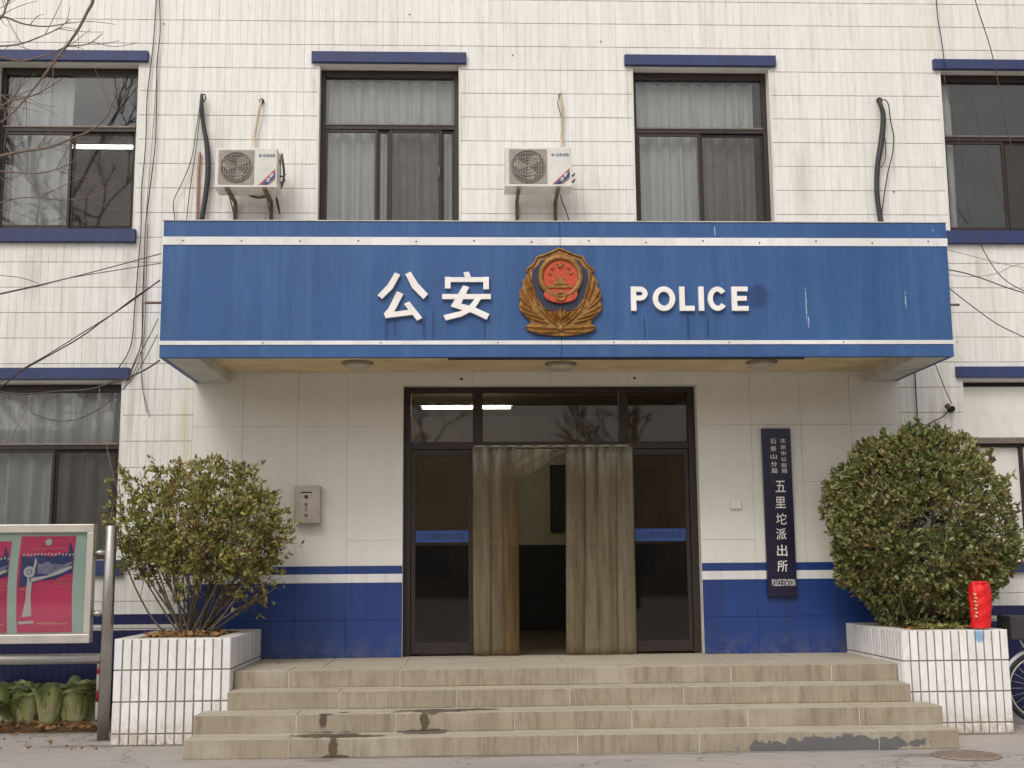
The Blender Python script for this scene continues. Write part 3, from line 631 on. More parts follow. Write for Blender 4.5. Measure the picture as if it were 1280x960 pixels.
# the middle strips are pulled up and tucked behind the left group
top = [(-0.354, 0.050, 2.519), (-0.261, 0.050, 2.518), (-0.160, 0.050, 2.518), (-0.051, 0.050, 2.517), (0.057, 0.050, 2.517), (0.150, 0.050, 2.516)]
low = [(-0.372, 0.050, 2.194), (-0.263, 0.050, 2.263), (-0.163, 0.050, 2.286), (-0.053, 0.050, 2.370), (0.041, 0.050, 2.447), (0.150, 0.050, 2.493)]
V = []; nz = 8
for j in range(nz):
    t = j / (nz - 1)
    for i in range(6): V.append((top[i][0] + (low[i][0] - top[i][0]) * t, .045 + .03 * math.sin(t * 7 + i * 1.3) * (.4 + t), top[i][2] + (low[i][2] - top[i][2]) * t + .015 * math.sin(i * 2.1) * t))
o = np_mesh('strip', V, [(j * 6 + i, j * 6 + i + 1, (j + 1) * 6 + i + 1, (j + 1) * 6 + i) for j in range(nz - 1) for i in range(5)], 'strip_plastic', sc)
o.data.polygons.foreach_set('use_smooth', [True] * len(o.data.polygons)); o['label'] = 'strips gathered up and tucked aside'
s_ = o.modifiers.new('sub', 'SUBSURF'); s_.levels = s_.render_levels = 2; s_ = o.modifiers.new('solid', 'SOLIDIFY'); s_.thickness = .004
for i in range(10):
    xa = -0.732 + i * (0.771 - -0.732) / 10
    MB().tube([(xa, .03, SZ + .004), (xa + .05, .022, SZ + .010), (xa + .11, .03, SZ + .002)], .007, 6).build('clip', 'alloy', sc)

# ------------------------------------------------------------------ canopy with the sign
can = thing('entrance_canopy', 'wide blue canopy over the entrance with white stripes and raised police lettering', 'canopy', (0, 0, 3.166))
CY, CB, CT, CX = -1.395, 3.166, 4.362, 3.42
TH = .05
def fascia(x0_, x1_): return MB().box(x0_, x1_, CY, CY + TH, CB, CT).build('fascia_panel', 'canopy_blue', can, .003)
fascia(-CX, -.0015); fascia(.0015, CX)
for sx_ in (-1, 1):
    a, b = sorted((sx_ * CX, sx_ * (CX - TH))); 
    B('side_panel', 'canopy_blue', can, a, b, CY + TH + .001, -.004, CB, CT, .002)
B('roof_slab', 'beam_plaster', can, -CX + TH + .002, CX - TH - .002, CY + TH + .002, -.016, 3.90, 4.05)
B('coping', 'beam_plaster', can, -CX - .008, CX + .008, CY - .008, CY + TH + .01, CT + .001, CT + .010, .002)
XI = 3.09
B('soffit', 'soffit_plaster', can, -XI + .001, XI - .001, CY + TH + .002, -.016, 3.262, 3.33)
for sx_ in (-1, 1):
    a, b = sorted((sx_ * (CX - TH - .002), sx_ * XI)); B('side_beam', 'beam_plaster', can, a, b, CY + TH + .002, -.016, CB - .004, 3.335, .004)
B('front_lip', 'dark_metal', can, -0.977, 2.118, CY + .052, CY + .075, CB - .012, 3.261)
B('front_lip', 'soffit_plaster', can, -XI, -0.977 - .002, CY + .052, CY + .075, CB + .01, 3.261)
B('front_lip', 'soffit_plaster', can, 2.118 + .002, XI, CY + .052, CY + .075, CB + .01, 3.261)
for z0, z1 in ((4.150, 4.222), (3.275, 3.310)):
    for a, b in ((-CX - .004, -.0015), (.0015, CX + .004)): B('stripe', 'stripe_white', can, a, b, CY - .006, CY - .0003, z0, z1, .0015)
    for sx_ in (-1, 1):
        a, b = sorted((sx_ * (CX + .0003), sx_ * (CX + .006))); B('stripe', 'stripe_white', can, a, b, CY + .001, -.02, z0, z1)
for i in range(14):
    x = -3.25 + i * .5; 
    MB().lathe((x, CY - .006, 4.186 + .008 * math.sin(i * 3)), [(.007, -.004), (.007, .001)], 8, 'y').build('rivet', 'dark_metal', can)
    if i % 2: MB().lathe((x + .2, CY - .006, 3.292), [(.006, -.004), (.006, .001)], 8, 'y').build('rivet', 'dark_metal', can)
def gp(u, v):        # drawing units of the lettering to canopy coordinates
    return (GX0 + (u - 30) * GS, GZ0 - (v - 153) * GS)
GX0, GZ0 = -1.580, 3.906; GS = (1.625 - -1.578) / (1215 - 30)
def ribbon(q, pts, wd, closed=False):      # flat band of even width along a path
    n = len(pts); L1, R1 = [], []
    for i in range(n):
        a = Vector(pts[(i - 1) % n] if closed or i else pts[0]); b = Vector(pts[(i + 1) % n] if closed or i < n - 1 else pts[-1]); t = (b - a).normalized(); n_ = Vector((-t.y, t.x)) * wd / 2
        L1.append((pts[i][0] + n_.x, pts[i][1] + n_.y)); R1.append((pts[i][0] - n_.x, pts[i][1] - n_.y))
    for i in range(n if closed else n - 1):
        j = (i + 1) % n; q.prism([gp(*L1[i]), gp(*R1[i]), gp(*R1[j]), gp(*L1[j])], CY - .0327, CY - .001)
def glyph(name, polys=(), paths=()):
    q = MB()
    for i_, pl in enumerate(polys): q.prism([gp(*p) for p in pl], CY - .032 - .0006 * i_, CY - .001)
    for pts, wd, cl in paths: ribbon(q, pts, wd, cl)
    return q.build(name, 'letter_white', can)
glyph('character', [[(85, 155), (102, 162), (78, 207), (45, 240), (30, 229), (62, 195)], [(118, 160), (135, 152), (158, 190), (190, 225), (176, 241), (140, 205)], [(92, 216), (112, 225), (84, 281), (57, 303), (51, 288), (66, 270)],
      [(56, 303), (54, 287), (130, 276), (142, 292)], [(114, 257), (131, 249), (172, 302), (156, 311)]])
glyph('character', [[(244, 170), (384, 170), (384, 185), (244, 185)], [(244, 169), (262, 169), (262, 206), (244, 206)], [(366, 169), (384, 169), (384, 209), (366, 209)], [(303, 154), (320, 152), (327, 170), (308, 171)],
      [(235, 225), (390, 225), (390, 241), (235, 241)], [(302, 197), (321, 203), (296, 254), (262, 265)], [(262, 265), (272, 249), (340, 269), (385, 290), (376, 308), (330, 286)], [(340, 239), (359, 240), (335, 277), (296, 298), (247, 310), (239, 294), (292, 281), (322, 262)]])
def arc(cx, cy, rx, ry, a0, a1, n): return [(cx + rx * math.cos(math.radians(a0 + (a1 - a0) * i / n)), cy + ry * math.sin(math.radians(a0 + (a1 - a0) * i / n))) for i in range(n + 1)]
def rect(a, b, c, d): return [(a, b), (c, b), (c, d), (a, d)]
glyph('letter', [rect(838, 200, 855, 279)], [([(850, 208.5)] + arc(868, 223, 15.5, 14.5, -90, 90, 10) + [(850, 237.5)], 16, False)])
glyph('letter', [], [(arc(944, 239.5, 27.5, 31.5, 0, 360, 40)[:-1], 17, True)])
glyph('letter', [rect(994, 200, 1011, 279), rect(1008, 263, 1042, 279)])
glyph('letter', [rect(1056, 200, 1073, 279)])
glyph('letter', [], [(arc(1117, 239.5, 23.5, 31.5, -38, -322, 28), 16, False)])
glyph('letter', [rect(1163, 200, 1180, 279), rect(1178, 200, 1215, 215), rect(1178, 231, 1211, 246), rect(1178, 264, 1216, 279)])

# police badge on the canopy
EX, EZ, S = -0.007, 3.729, -0.000 - -0.007   # S: metres per photo pixel
S /= 7.385
bd = thing('police_badge', 'bronze shield badge with red round emblem and wheat wings on the blue canopy', 'badge', (EX, CY - .002, EZ - .4))
def bp(u, v): return (EX + (u - 446) * S, EZ - (v - 478) * S)      # from the badge drawing, 960 units wide
half = [(437, 70), (490, 92), (540, 115), (600, 138), (655, 152), (668, 185), (690, 220), (715, 245), (742, 258), (748, 300), (770, 345), (792, 380), (790, 430), (822, 480), (820, 520), (812, 570), (828, 600),
        (815, 650), (780, 690), (745, 725), (715, 765), (750, 785), (772, 800), (748, 830), (690, 855), (600, 873), (520, 883), (446, 886)]
outline = [bp(*p) for p in half] + [bp(2 * 446 - p[0], p[1]) for p in reversed(half[:-1])][:-1]
outline = list(reversed(outline))
MB().prism(outline, CY - .035, CY - .001).build('backplate', 'bronze', bd, .008)
sh_ = [(446, 128), (560, 172), (625, 190), (650, 235), (705, 275), (712, 360), (700, 450), (665, 540), (610, 620), (560, 650), (446, 655)]
shp = list(reversed([bp(*p) for p in sh_] + [bp(2 * 446 - p[0], p[1]) for p in reversed(sh_[:-1])][:-1]))
MB().prism(shp, CY - .040, CY - .0352).build('shield_field', 'badge_navy', bd)
c = bp(446, 340); R = 205 * S
MB().disc(c, R * .80, CY - .056, CY - .04, 36).build('emblem_disc', 'badge_red', bd)
MB().ring(c, R * .76, R, CY - .075, CY - .04, 40).build('emblem_ring', 'bronze', bd)
q = MB()  # gate building relief and stars inside the disc
gx, gz = bp(446, 400)
for w0, w1, z0, z1 in ((-60, 60, -14, 10), (-48, 48, 10, 18), (-34, 34, 18, 34), (-44, 44, 34, 42), (-24, 24, 42, 54), (-110, 110, -46, -22)): q.box(gx + w0 * S, gx + w1 * S, CY - .066, CY - .055, gz + z0 * S, gz + z1 * S)
q.build('gate_relief', 'bronze', bd)
def star(cx, cz, r_, rot=0): return [(cx + (r_ if i % 2 == 0 else r_ * .4) * math.sin(rot - i * math.pi / 5), cz + (r_ if i % 2 == 0 else r_ * .4) * math.cos(rot - i * math.pi / 5)) for i in range(10)]
for (u, v, r_) in ((446, 235, 34), (372, 262, 15), (520, 262, 15), (350, 310, 15), (542, 310, 15)):
    x, z_ = bp(u, v); MB().prism(star(x, z_, r_ * S), CY - .068, CY - .055).build('star', 'badge_red' if r_ < 0 else 'bronze', bd)
# ribbon drape under the disc
rb = [(300, 470), (330, 462), (440, 500), (560, 462), (596, 468), (600, 520), (575, 555), (520, 578), (446, 590), (375, 578), (318, 555), (292, 520)]
MB().prism(list(reversed([bp(*p) for p in rb])), CY - .068, CY - .04).build('ribbon', 'badge_red', bd, .006)
x, z_ = bp(446, 525); MB().ring((x, z_), 26 * S, 52 * S, CY - .08, CY - .06, 20).build('cog_wheel', 'bronze', bd)
# wheat wings, leaf by leaf
def feather(u0, v0, u1, v1, wd, d):
    a = Vector(bp(u0, v0)); b = Vector(bp(u1, v1)); t = (b - a); L_ = t.length; t.normalize(); n_ = Vector((-t.y, t.x)); q = MB()
    prof = [(0, .25), (.25, .85), (.55, 1), (.8, .7), (1, .05)]; vs = []
    for s, w_ in prof:
        p = a + t * L_ * s; hw = wd * S * w_ / 2
        vs += [(p.x - n_.x * hw, CY - .034, p.y - n_.y * hw), (p.x, CY - .034 - d * (.4 + .6 * w_), p.y), (p.x + n_.x * hw, CY - .034, p.y + n_.y * hw)]
    fs = []
    for i in range(4): fs += [(3 * i, 3 * i + 1, 3 * i + 4, 3 * i + 3), (3 * i + 1, 3 * i + 2, 3 * i + 5, 3 * i + 4)]
    return q.add(vs, fs)
for sg in (1, -1):
    mir = lambda u: u if sg == 1 else 892 - u
    for (u0, v0, u1, v1, wd) in ((700, 560, 765, 350, 52), (720, 600, 815, 440, 52), (700, 640, 822, 520, 50), (660, 690, 822, 600, 52), (600, 730, 800, 660, 50), (560, 770, 750, 715, 46), (640, 640, 735, 300, 36),
                                 (480, 790, 640, 640, 44), (470, 760, 600, 640, 40), (460, 820, 765, 800, 58), (460, 850, 700, 850, 44)):
        feather(mir(u0), v0, mir(u1), v1, wd, .022).build('wheat_leaf', 'bronze', bd)
for (u0, v0, u1, v1, wd) in ((446, 760, 446, 620, 60), (446, 750, 395, 635, 44), (446, 750, 497, 635, 44), (446, 740, 350, 650, 36), (446, 740, 542, 650, 36)): feather(u0, v0, u1, v1, wd, .03).build('wheat_leaf', 'bronze', bd)
rimp = list(outline)
q = MB(); q.tube([(p[0], CY - .04, p[1]) for p in list(reversed([bp(*p) for p in half[:10]]))] + [(p[0], CY - .04, p[1]) for p in [bp(892 - p[0], p[1]) for p in half[1:10]]], 11 * S, 6)
q.tube([(p[0], CY - .038, p[1]) for p in [bp(*p) for p in sh_[4:-1]]], 8 * S, 6); q.tube([(p[0], CY - .038, p[1]) for p in [bp(892 - p[0], p[1]) for p in sh_[4:-1]]], 8 * S, 6)
q.build('rim', 'bronze', bd)
x, z_ = bp(446, 815); MB().lathe((x, CY - .034, z_), [(.012, 0), (.030, -.004), (.026, -.018), (.008, -.024)], 12, 'y').build('boss', 'bronze', bd)

# ceiling lamps under the canopy
for p, lb in (((-1.817, -0.573, 3.240), 'leftmost of the three round lamps under the blue canopy'), ((0.062, -0.507, 3.240), 'middle round lamp under the canopy, below the police badge'), ((1.933, -0.576, 3.240), 'rightmost of the three round lamps under the blue canopy')):
    t = thing('ceiling_lamp', lb, 'lamp', (p[0], p[1], 3.24), 'round lamps under the canopy')
    MB().lathe((p[0], p[1], 3.262), [(.145, 0), (.15, -.008), (.13, -.022)], 28).build('base', 'iron', t)
    MB().lathe((p[0], p[1], 3.24), [(.125, 0), (.12, -.02), (.09, -.04), (.04, -.052)], 28).build('glass_cover', 'bulb_glass', t)

# ------------------------------------------------------------------ air conditioners
def aircon(label, u_x0, u_x1, z0, z1, pipes):
    yf, yb = -.46, -.20; xl, xr_ = u_x0, u_x1; W_ = xr_ - xl; H_ = z1 - z0
    t = thing('air_conditioner', label, 'air conditioner', ((xl + xr_) / 2, (yf + yb) / 2, z0), 'air conditioners above the canopy')
    B('casing', 'ac_white', t, xl, xr_, yf, yb, z0, z1, .008)
    gx0, gx1 = xl + W_ * .055, xl + W_ * .63; gz0, gz1 = z0 + H_ * .05, z1 - H_ * .06; cx_, cz_ = (gx0 + gx1) / 2, (gz0 + gz1) / 2; rr = (gx1 - gx0) / 2 * .9
    B('grille_plate', 'ac_grille', t, gx0, gx1, yf - .005, yf - .0005, gz0, gz1, .002)
    MB().disc((cx_, cz_), rr, yf - .0075, yf - .0055, 32).build('fan_opening', 'ac_dark', t)
    q = MB()
    for i in range(3):
        a = i * 2 * math.pi / 3 + .4
        q.add([(cx_, yf - .009, cz_), (cx_ + rr * .85 * math.cos(a), yf - .008, cz_ + rr * .85 * math.sin(a)), (cx_ + rr * .9 * math.cos(a + .5), yf - .011, cz_ + rr * .9 * math.sin(a + .5)), (cx_ + rr * .6 * math.cos(a + 1.0), yf - .012, cz_ + rr * .6 * math.sin(a + 1.0))], [(0, 1, 2, 3)])
    q.build('fan_blade', 'ac_grille', t)
    q = MB()
    for f_ in (.2, .4, .6, .8, .97): q.ring((cx_, cz_), rr * f_ - .0015, rr * f_ + .0015, yf - .016, yf - .011, 24)
    n_ = 13
    for i in range(n_):
        x = cx_ - rr + 2 * rr * (i + .5) / n_; hh = math.sqrt(max(0, rr * rr - (x - cx_) ** 2)); q.box(x - .0013, x + .0013, yf - .018, yf - .0115, cz_ - hh, cz_ + hh)
    for i in (-.5, 0, .5): hh = rr * math.sqrt(1 - i * i); q.box(cx_ - hh, cx_ + hh, yf - .019, yf - .017, cz_ + i * rr - .0013, cz_ + i * rr + .0013)
    q.build('fan_guard', 'ac_wire', t)
    tx0 = xl + W_ * .70
    MB().ring((tx0 + .012, z1 - H_ * .20), .007, .014, yf - .003, yf - .0005, 16).build('logo', 'logo_blue', t)
    text('lettering', 'GREE', 'logo_blue', t, tx0 + .038, xr_ - W_ * .035, z1 - H_ * .235, z1 - H_ * .165, yf - .0004, .002, .008)
    # diagonal printed ribbon in the lower right corner
    dx0, dx1, dz0, dz1 = xl + W_ * .70, xr_ - W_ * .03, z0 + H_ * .03, z0 + H_ * .46
    def band(o0, o1, mat, dy):
        P_ = lambda s, o_: (dx0 + (dx1 - dx0) * s + o_, dz0 + (dz1 - dz0) * s)
        MB().prism([P_(0, o0), P_(0, o1), P_(1, min(o1, 0)), P_(1, min(o0, -.0))] if False else [(dx0 + o0, dz0), (dx0 + o1, dz0), (dx1, dz1 - (o1) * 1.1), (dx1, dz1 - o0 * 1.1)], yf - dy, yf - .0005).build('print_band', mat, t)
    band(0, .018, 'logo_red', .0012); band(.022, .080, 'logo_blue', .0014); band(.086, .098, 'logo_red', .0012)
    for i in range(2):
        s = .40 + i * .26; px_, pz_ = dx0 + .048 + (dx1 - dx0 - .03) * s * .9, dz0 + (dz1 - dz0) * s - .012
        q = MB(); 
        for (a0, b0, a1, b1) in ((-.016, -.014, .016, .018), (-.016, .012, .018, .004), (.0, -.02, .008, .022)):
            d_ = Vector((a1 - a0, b1 - b0)).normalized(); n2 = Vector((-d_.y, d_.x)) * .0035
            q.prism([(px_ + a0 - n2.x, pz_ + b0 - n2.y), (px_ + a1 - n2.x, pz_ + b1 - n2.y), (px_ + a1 + n2.x, pz_ + b1 + n2.y), (px_ + a0 + n2.x, pz_ + b0 + n2.y)], yf - .0022, yf - .0012)
        q.build('printed_mark', 'letter_white', t)
    # valves on the right side and copper lines
    for dz_ in (.10, .16): MB().tube([(xr_ - .002, yb - .08, z0 + dz_), (xr_ + .035, yb - .08, z0 + dz_), (xr_ + .045, yb - .06, z0 + dz_ + .03)], .010).build('valve', 'ac_dark', t)
    B('handle', 'ac_dark', t, xr_ + .0005, xr_ + .008, yb - .14, yb - .07, z1 - .10, z1 - .07)
    B('base_pan', 'ac_white', t, xl - .006, xr_ + .006, yf - .008, yb + .004, z0 - .0085, z0 + .012, .002)
    for f_ in (.2, .8):
        x = xl + W_ * f_; q = MB(); q.box(x - .016, x + .016, yf - .02, -.02, z0 - .035, z0 - .009); q.box(x - .016, x + .016, -.035, -.008, z0 - .22, z0 - .036)
        q.add([(x - .004, -.035, z0 - .19), (x + .004, -.035, z0 - .19), (x + .004, yf + .08, z0 - .036), (x - .004, yf + .08, z0 - .036), (x - .004, -.035, z0 - .165), (x + .004, -.035, z0 - .165), (x + .004, yf + .11, z0 - .036), (x - .004, yf + .11, z0 - .036)], [(0, 1, 2, 3), (7, 6, 5, 4), (0, 4, 5, 1), (2, 6, 7, 3), (1, 5, 6, 2), (0, 3, 7, 4)])
        q.build('bracket', 'rust_bracket', t)
        for yy in (yf + .03, yb - .03): MB().lathe((x, yy, z0 - .009), [(.022, 0), (.022, .008)], 10).build('rubber_foot', 'ac_dark', t)
    for nm, pts, r_, mat in pipes: MB().tube(smooth_pts(pts, 5), r_, 8).build(nm, mat, t)
    return t
a = (-3.193, -0.460, 4.973); b = (-2.607, -0.460, 5.354)
aircon('left wall-mounted air conditioner beside the black hose', a[0], b[0], a[2], b[2],
       [('refrigerant_line', [(-2.845, -0.020, 6.016), (-2.852, -0.060, 5.925), (-2.881, -0.050, 5.746), (-2.901, -0.050, 5.606), (-2.882, -0.100, 5.481), (-2.865, -0.190, 5.392)], .012, 'hose_tan'),
        ('spare_line', [(-2.602, -0.240, 5.376), (-2.578, -0.220, 5.197), (-2.595, -0.200, 5.083), (-2.647, -0.200, 5.002), (-2.807, -0.200, 4.945), (-2.923, -0.200, 4.977)], .012, 'rust_bracket'),
        ('spare_line', [(-2.608, -0.240, 5.271), (-2.613, -0.240, 5.134), (-2.652, -0.220, 5.012), (-2.645, -0.100, 4.913), (-2.627, -0.100, 4.808), (-2.652, -0.100, 4.888), (-2.669, -0.100, 4.969)], .006, 'cable_dark'),
        ('wall_hole', [(-2.843, -0.030, 5.995), (-2.848, 0.000, 6.007)], .026, 'dark_slot')])
a = (-0.437, -0.460, 4.992); b = (0.198, -0.460, 5.378)
aircon('right wall-mounted air conditioner above the middle of the canopy', a[0], b[0], a[2], b[2],
       [('refrigerant_line', [(0.134, -0.020, 6.080), (0.147, -0.050, 5.975), (0.152, -0.050, 5.808), (0.141, -0.050, 5.624), (0.135, -0.100, 5.498), (0.119, -0.190, 5.408)], .012, 'hose_tan'),
        ('loop', [(0.133, -0.030, 6.076), (0.107, -0.050, 5.992), (0.128, -0.060, 5.887), (0.144, -0.060, 5.837)], .004, 'cable_dark'),
        ('drain', [(0.098, -0.200, 5.070), (0.128, -0.100, 4.963), (0.169, -0.060, 4.878), (0.200, -0.050, 4.775)], .006, 'rust_bracket'),
        ('wall_hole', [(0.134, -0.020, 6.080), (0.136, 0.000, 6.088)], .018, 'dark_slot')])

# ------------------------------------------------------------------ hoses on the wall
def hose(name, label, cat, strands):
    t = thing(name, label, cat, strands[0][0][0])
    for pts, r_, mat, nm in strands:
        p2 = smooth_pts(pts, 5)
        if isinstance(r_, list): r_ = [float(v) for v in np.interp(np.linspace(0, 1, len(p2)), np.linspace(0, 1, len(r_)), r_)]
        MB().tube(p2, r_, 8).build(nm, mat, t)
    return t
hose('insulated_hose', 'black insulated hose hanging from a hole left of the left air conditioner', 'hose', [
    ([(-3.442, 0.000, 6.070), (-3.428, -0.060, 6.012), (-3.423, -0.070, 5.901), (-3.404, -0.060, 5.739), (-3.358, -0.060, 5.493), (-3.343, -0.060, 5.247), (-3.360, -0.060, 5.003), (-3.389, -0.070, 4.750)], [.012, .016, .022, .02, .026, .028, .026, .024], 'hose_black', 'hose'),
    ([(-3.434, -0.030, 5.462), (-3.443, -0.030, 5.257), (-3.444, -0.030, 5.012), (-3.444, -0.030, 4.753)], .013, 'hose_pink', 'pipe'),
    ([(-3.433, -0.040, 6.045), (-3.393, -0.080, 6.038), (-3.384, -0.080, 5.988), (-3.417, -0.070, 5.959)], .006, 'hose_black', 'loop'),
    ([(-3.444, -0.050, 5.950), (-3.477, -0.040, 5.664), (-3.515, -0.040, 5.376), (-3.601, -0.040, 5.131), (-3.672, -0.040, 4.952), (-3.651, -0.040, 4.758)], .0045, 'cable_dark', 'wire'),
    ([(-3.436, -0.050, 5.950), (-3.452, -0.050, 5.701), (-3.484, -0.040, 5.376), (-3.520, -0.040, 5.050), (-3.542, -0.040, 4.758)], .0045, 'cable_dark', 'wire')])
hose('insulated_hose', 'dark purple-black hose hanging from a hole between the two right upper windows', 'hose', [
    ([(3.403, 0.000, 6.070), (3.375, -0.070, 5.999), (3.401, -0.070, 5.864), (3.374, -0.060, 5.614), (3.320, -0.060, 5.362), (3.298, -0.060, 5.112), (3.304, -0.060, 4.921), (3.322, -0.070, 4.729)], [.014, .02, .026, .03, .026, .026, .026, .026], 'hose_black', 'hose'),
    ([(3.380, -0.060, 6.028), (3.431, -0.080, 6.029), (3.460, -0.080, 5.962), (3.476, -0.060, 5.826), (3.503, -0.050, 5.661), (3.485, -0.050, 5.492), (3.425, -0.050, 5.283), (3.370, -0.050, 5.032), (3.334, -0.050, 4.825)], .006, 'cable_dark', 'wire'),
    ([(3.399, -0.050, 5.702), (3.416, -0.050, 5.576), (3.399, -0.050, 5.408), (3.354, -0.050, 5.324)], .005, 'cable_dark', 'wire'),
    ([(3.394, 0.000, 6.052), (3.384, -0.030, 6.049)], .03, 'dark_slot', 'wall_hole')])

# ------------------------------------------------------------------ cables
def cable(label, pts, r_=.005, mat='cable_dark', group=None, n=5):
    r_ *= .78
    o = MB().tube(smooth_pts(pts, n), r_, 5).build('cable', mat); return tag(o, label, 'cable', group)
G1 = 'thin cables running down the tiled wall left of the canopy'
cable('cable down the wall beside the upper left window, bowing left to the ground floor lintel', [(-3.909, -0.030, 7.220), (-3.932, -0.030, 6.540), (-3.969, -0.030, 6.037), (-3.967, -0.030, 5.541), (-3.988, -0.030, 5.051), (-3.981, -0.030, 4.647), (-3.997, -0.030, 4.247), (-4.013, -0.030, 3.852), (-4.025, -0.030, 3.577), (-4.072, -0.030, 3.421), (-4.143, -0.030, 3.305), (-4.223, -0.030, 3.212)], .007, group=G1)
cable('cable nearest the canopy that loops down past the left end of the canopy', [(-3.890, -0.040, 7.215), (-3.864, -0.040, 6.705), (-3.884, -0.040, 6.368), (-3.873, -0.040, 6.034), (-3.871, -0.040, 5.538), (-3.908, -0.040, 5.048), (-3.935, -0.040, 4.725), (-3.936, -0.040, 4.324), (-3.937, -0.040, 3.928), (-3.931, -0.040, 3.575), (-3.978, -0.040, 3.396), (-4.062, -0.040, 3.225), (-4.233, -0.040, 3.164)], .007, group=G1)
cable('straight grey cable along the wall just left of the blue canopy', [(-3.880, -0.020, 6.545), (-3.900, -0.020, 5.793), (-3.934, -0.020, 4.973), (-3.942, -0.020, 4.570), (-3.932, -0.020, 4.091), (-3.930, -0.020, 3.618), (-3.927, -0.020, 3.306), (-3.903, -0.020, 3.073), (-3.866, -0.020, 2.880)], .004, 'cable_grey', G1)
cable('thin cable close to the canopy end reaching down to the tiled corner', [(-3.914, -0.030, 4.728), (-3.915, -0.030, 4.327), (-3.909, -0.030, 3.930), (-3.913, -0.030, 3.616), (-3.949, -0.030, 3.382), (-4.012, -0.030, 3.227)], .004, group=G1)
G2 = 'cables slung through the air left of the canopy'
cable('upper of the thin cables slung from the left end of the canopy', [(-3.511, -1.100, 4.150), (-3.863, -1.100, 4.048), (-4.206, -1.100, 3.953), (-4.548, -1.100, 3.867), (-4.888, -1.100, 3.788), (-5.295, -1.100, 3.695), (-6.902, -1.100, 3.378)], .006, group=G2)
cable('lower thin cable slung beside the upper one from the left canopy end', [(-3.495, -1.150, 4.050), (-3.847, -1.150, 3.992), (-4.258, -1.150, 3.920), (-4.530, -1.150, 3.848), (-4.869, -1.150, 3.769), (-5.273, -1.150, 3.670), (-6.871, -1.150, 3.333)], .005, group=G2)
cable('thick black cable slanting steeply down from the left canopy end', [(-3.510, -1.100, 3.911), (-3.746, -1.100, 3.724), (-3.982, -1.100, 3.552), (-4.182, -1.100, 3.396), (-4.449, -1.100, 3.234), (-4.648, -1.100, 3.114), (-4.844, -1.100, 2.961), (-5.237, -1.100, 2.712), (-6.781, -1.100, 1.901)], .008, group=G2)
cable('second black cable twisted along the thick slanting one', [(-3.505, -1.120, 3.899), (-3.721, -1.120, 3.748), (-3.909, -1.120, 3.598), (-4.176, -1.120, 3.421), (-4.442, -1.120, 3.244), (-4.641, -1.120, 3.125), (-4.839, -1.120, 3.000), (-5.232, -1.120, 2.764), (-6.778, -1.120, 2.001)], .006, group=G2)
cable('faint short cable end hanging over the wall at the left edge', [(-5.421, -0.500, 4.144), (-5.127, -0.500, 4.099), (-4.944, -0.500, 4.077), (-4.773, -0.500, 4.024)], .004, group=G2)
cable('cable from the lower left canopy corner drooping over the ground floor window', [(-3.635, -0.500, 3.300), (-3.706, -0.500, 3.248), (-3.791, -0.500, 3.196), (-3.884, -0.500, 3.152), (-3.991, -0.500, 3.108), (-4.120, -0.500, 3.071), (-4.277, -0.500, 3.027), (-4.529, -0.500, 3.013), (-4.744, -0.500, 2.991), (-4.924, -0.500, 2.992), (-5.357, -0.500, 3.037)], .010)
cable('thin cable crossing diagonally under the left canopy corner', [(-3.638, -0.600, 3.670), (-3.705, -0.600, 3.521), (-3.786, -0.600, 3.358), (-3.859, -0.600, 3.195), (-3.925, -0.600, 3.033), (-4.097, -0.600, 2.865), (-4.306, -0.600, 2.749), (-4.519, -0.600, 2.728), (-4.736, -0.600, 2.794)], .005)
cable('second thin cable crossing diagonally under the left canopy corner', [(-3.640, -0.600, 3.521), (-3.714, -0.600, 3.357), (-3.781, -0.600, 3.224), (-3.849, -0.600, 3.121), (-3.931, -0.600, 3.004)], .005)
cable('light string hanging down inside the corner of the ground floor window', [(-4.282, -0.150, 3.116), (-4.258, -0.150, 2.903), (-4.210, -0.150, 2.638), (-4.147, -0.150, 2.374), (-4.079, -0.150, 2.149), (-4.026, -0.150, 1.926), (-3.975, -0.150, 1.741)], .004, 'cable_grey')
cable('loose wire end dangling under the left canopy corner', [(-3.917, -0.050, 3.456), (-3.916, -0.050, 3.223), (-3.895, -0.050, 3.069), (-3.852, -0.050, 2.930), (-3.826, -0.050, 2.823)], .004)
cable('short taut wires fanning down over the left half of the ground floor window', [(-4.815, -0.400, 2.998), (-4.892, -0.400, 2.798), (-4.984, -0.400, 2.614), (-5.080, -0.400, 2.533), (-5.288, -0.400, 2.395)], .006, 'cable_grey')
cable('dark vertical cable at the upper right that ends on the window lintel', [(4.026, -0.060, 7.296), (4.030, -0.060, 6.946), (4.055, -0.060, 6.686), (4.071, -0.060, 6.410)], .007)
cable('dark cable curving across the far right upper window', [(4.159, -0.600, 7.024), (4.206, -0.600, 6.774), (4.306, -0.600, 6.361), (4.365, -0.600, 5.951), (4.407, -0.600, 5.545), (4.481, -0.600, 5.263), (4.621, -0.600, 5.024)], .007)
cable('dark cable running down over the window and out at the right edge below it', [(3.870, -0.500, 6.111), (3.926, -0.500, 5.742), (3.981, -0.500, 5.377), (4.005, -0.500, 5.014), (4.036, -0.500, 4.655), (4.135, -0.500, 4.377), (4.253, -0.500, 4.157), (4.376, -0.500, 4.032), (4.586, -0.500, 3.922)], .006)
cable('dark cable crossing the pane of the far right upper window', [(4.169, -0.400, 6.031), (4.219, -0.400, 5.701), (4.280, -0.400, 5.414), (4.345, -0.400, 5.088), (4.414, -0.400, 4.822), (4.459, -0.400, 4.565)], .005)
G3 = 'cables slung right of the canopy'
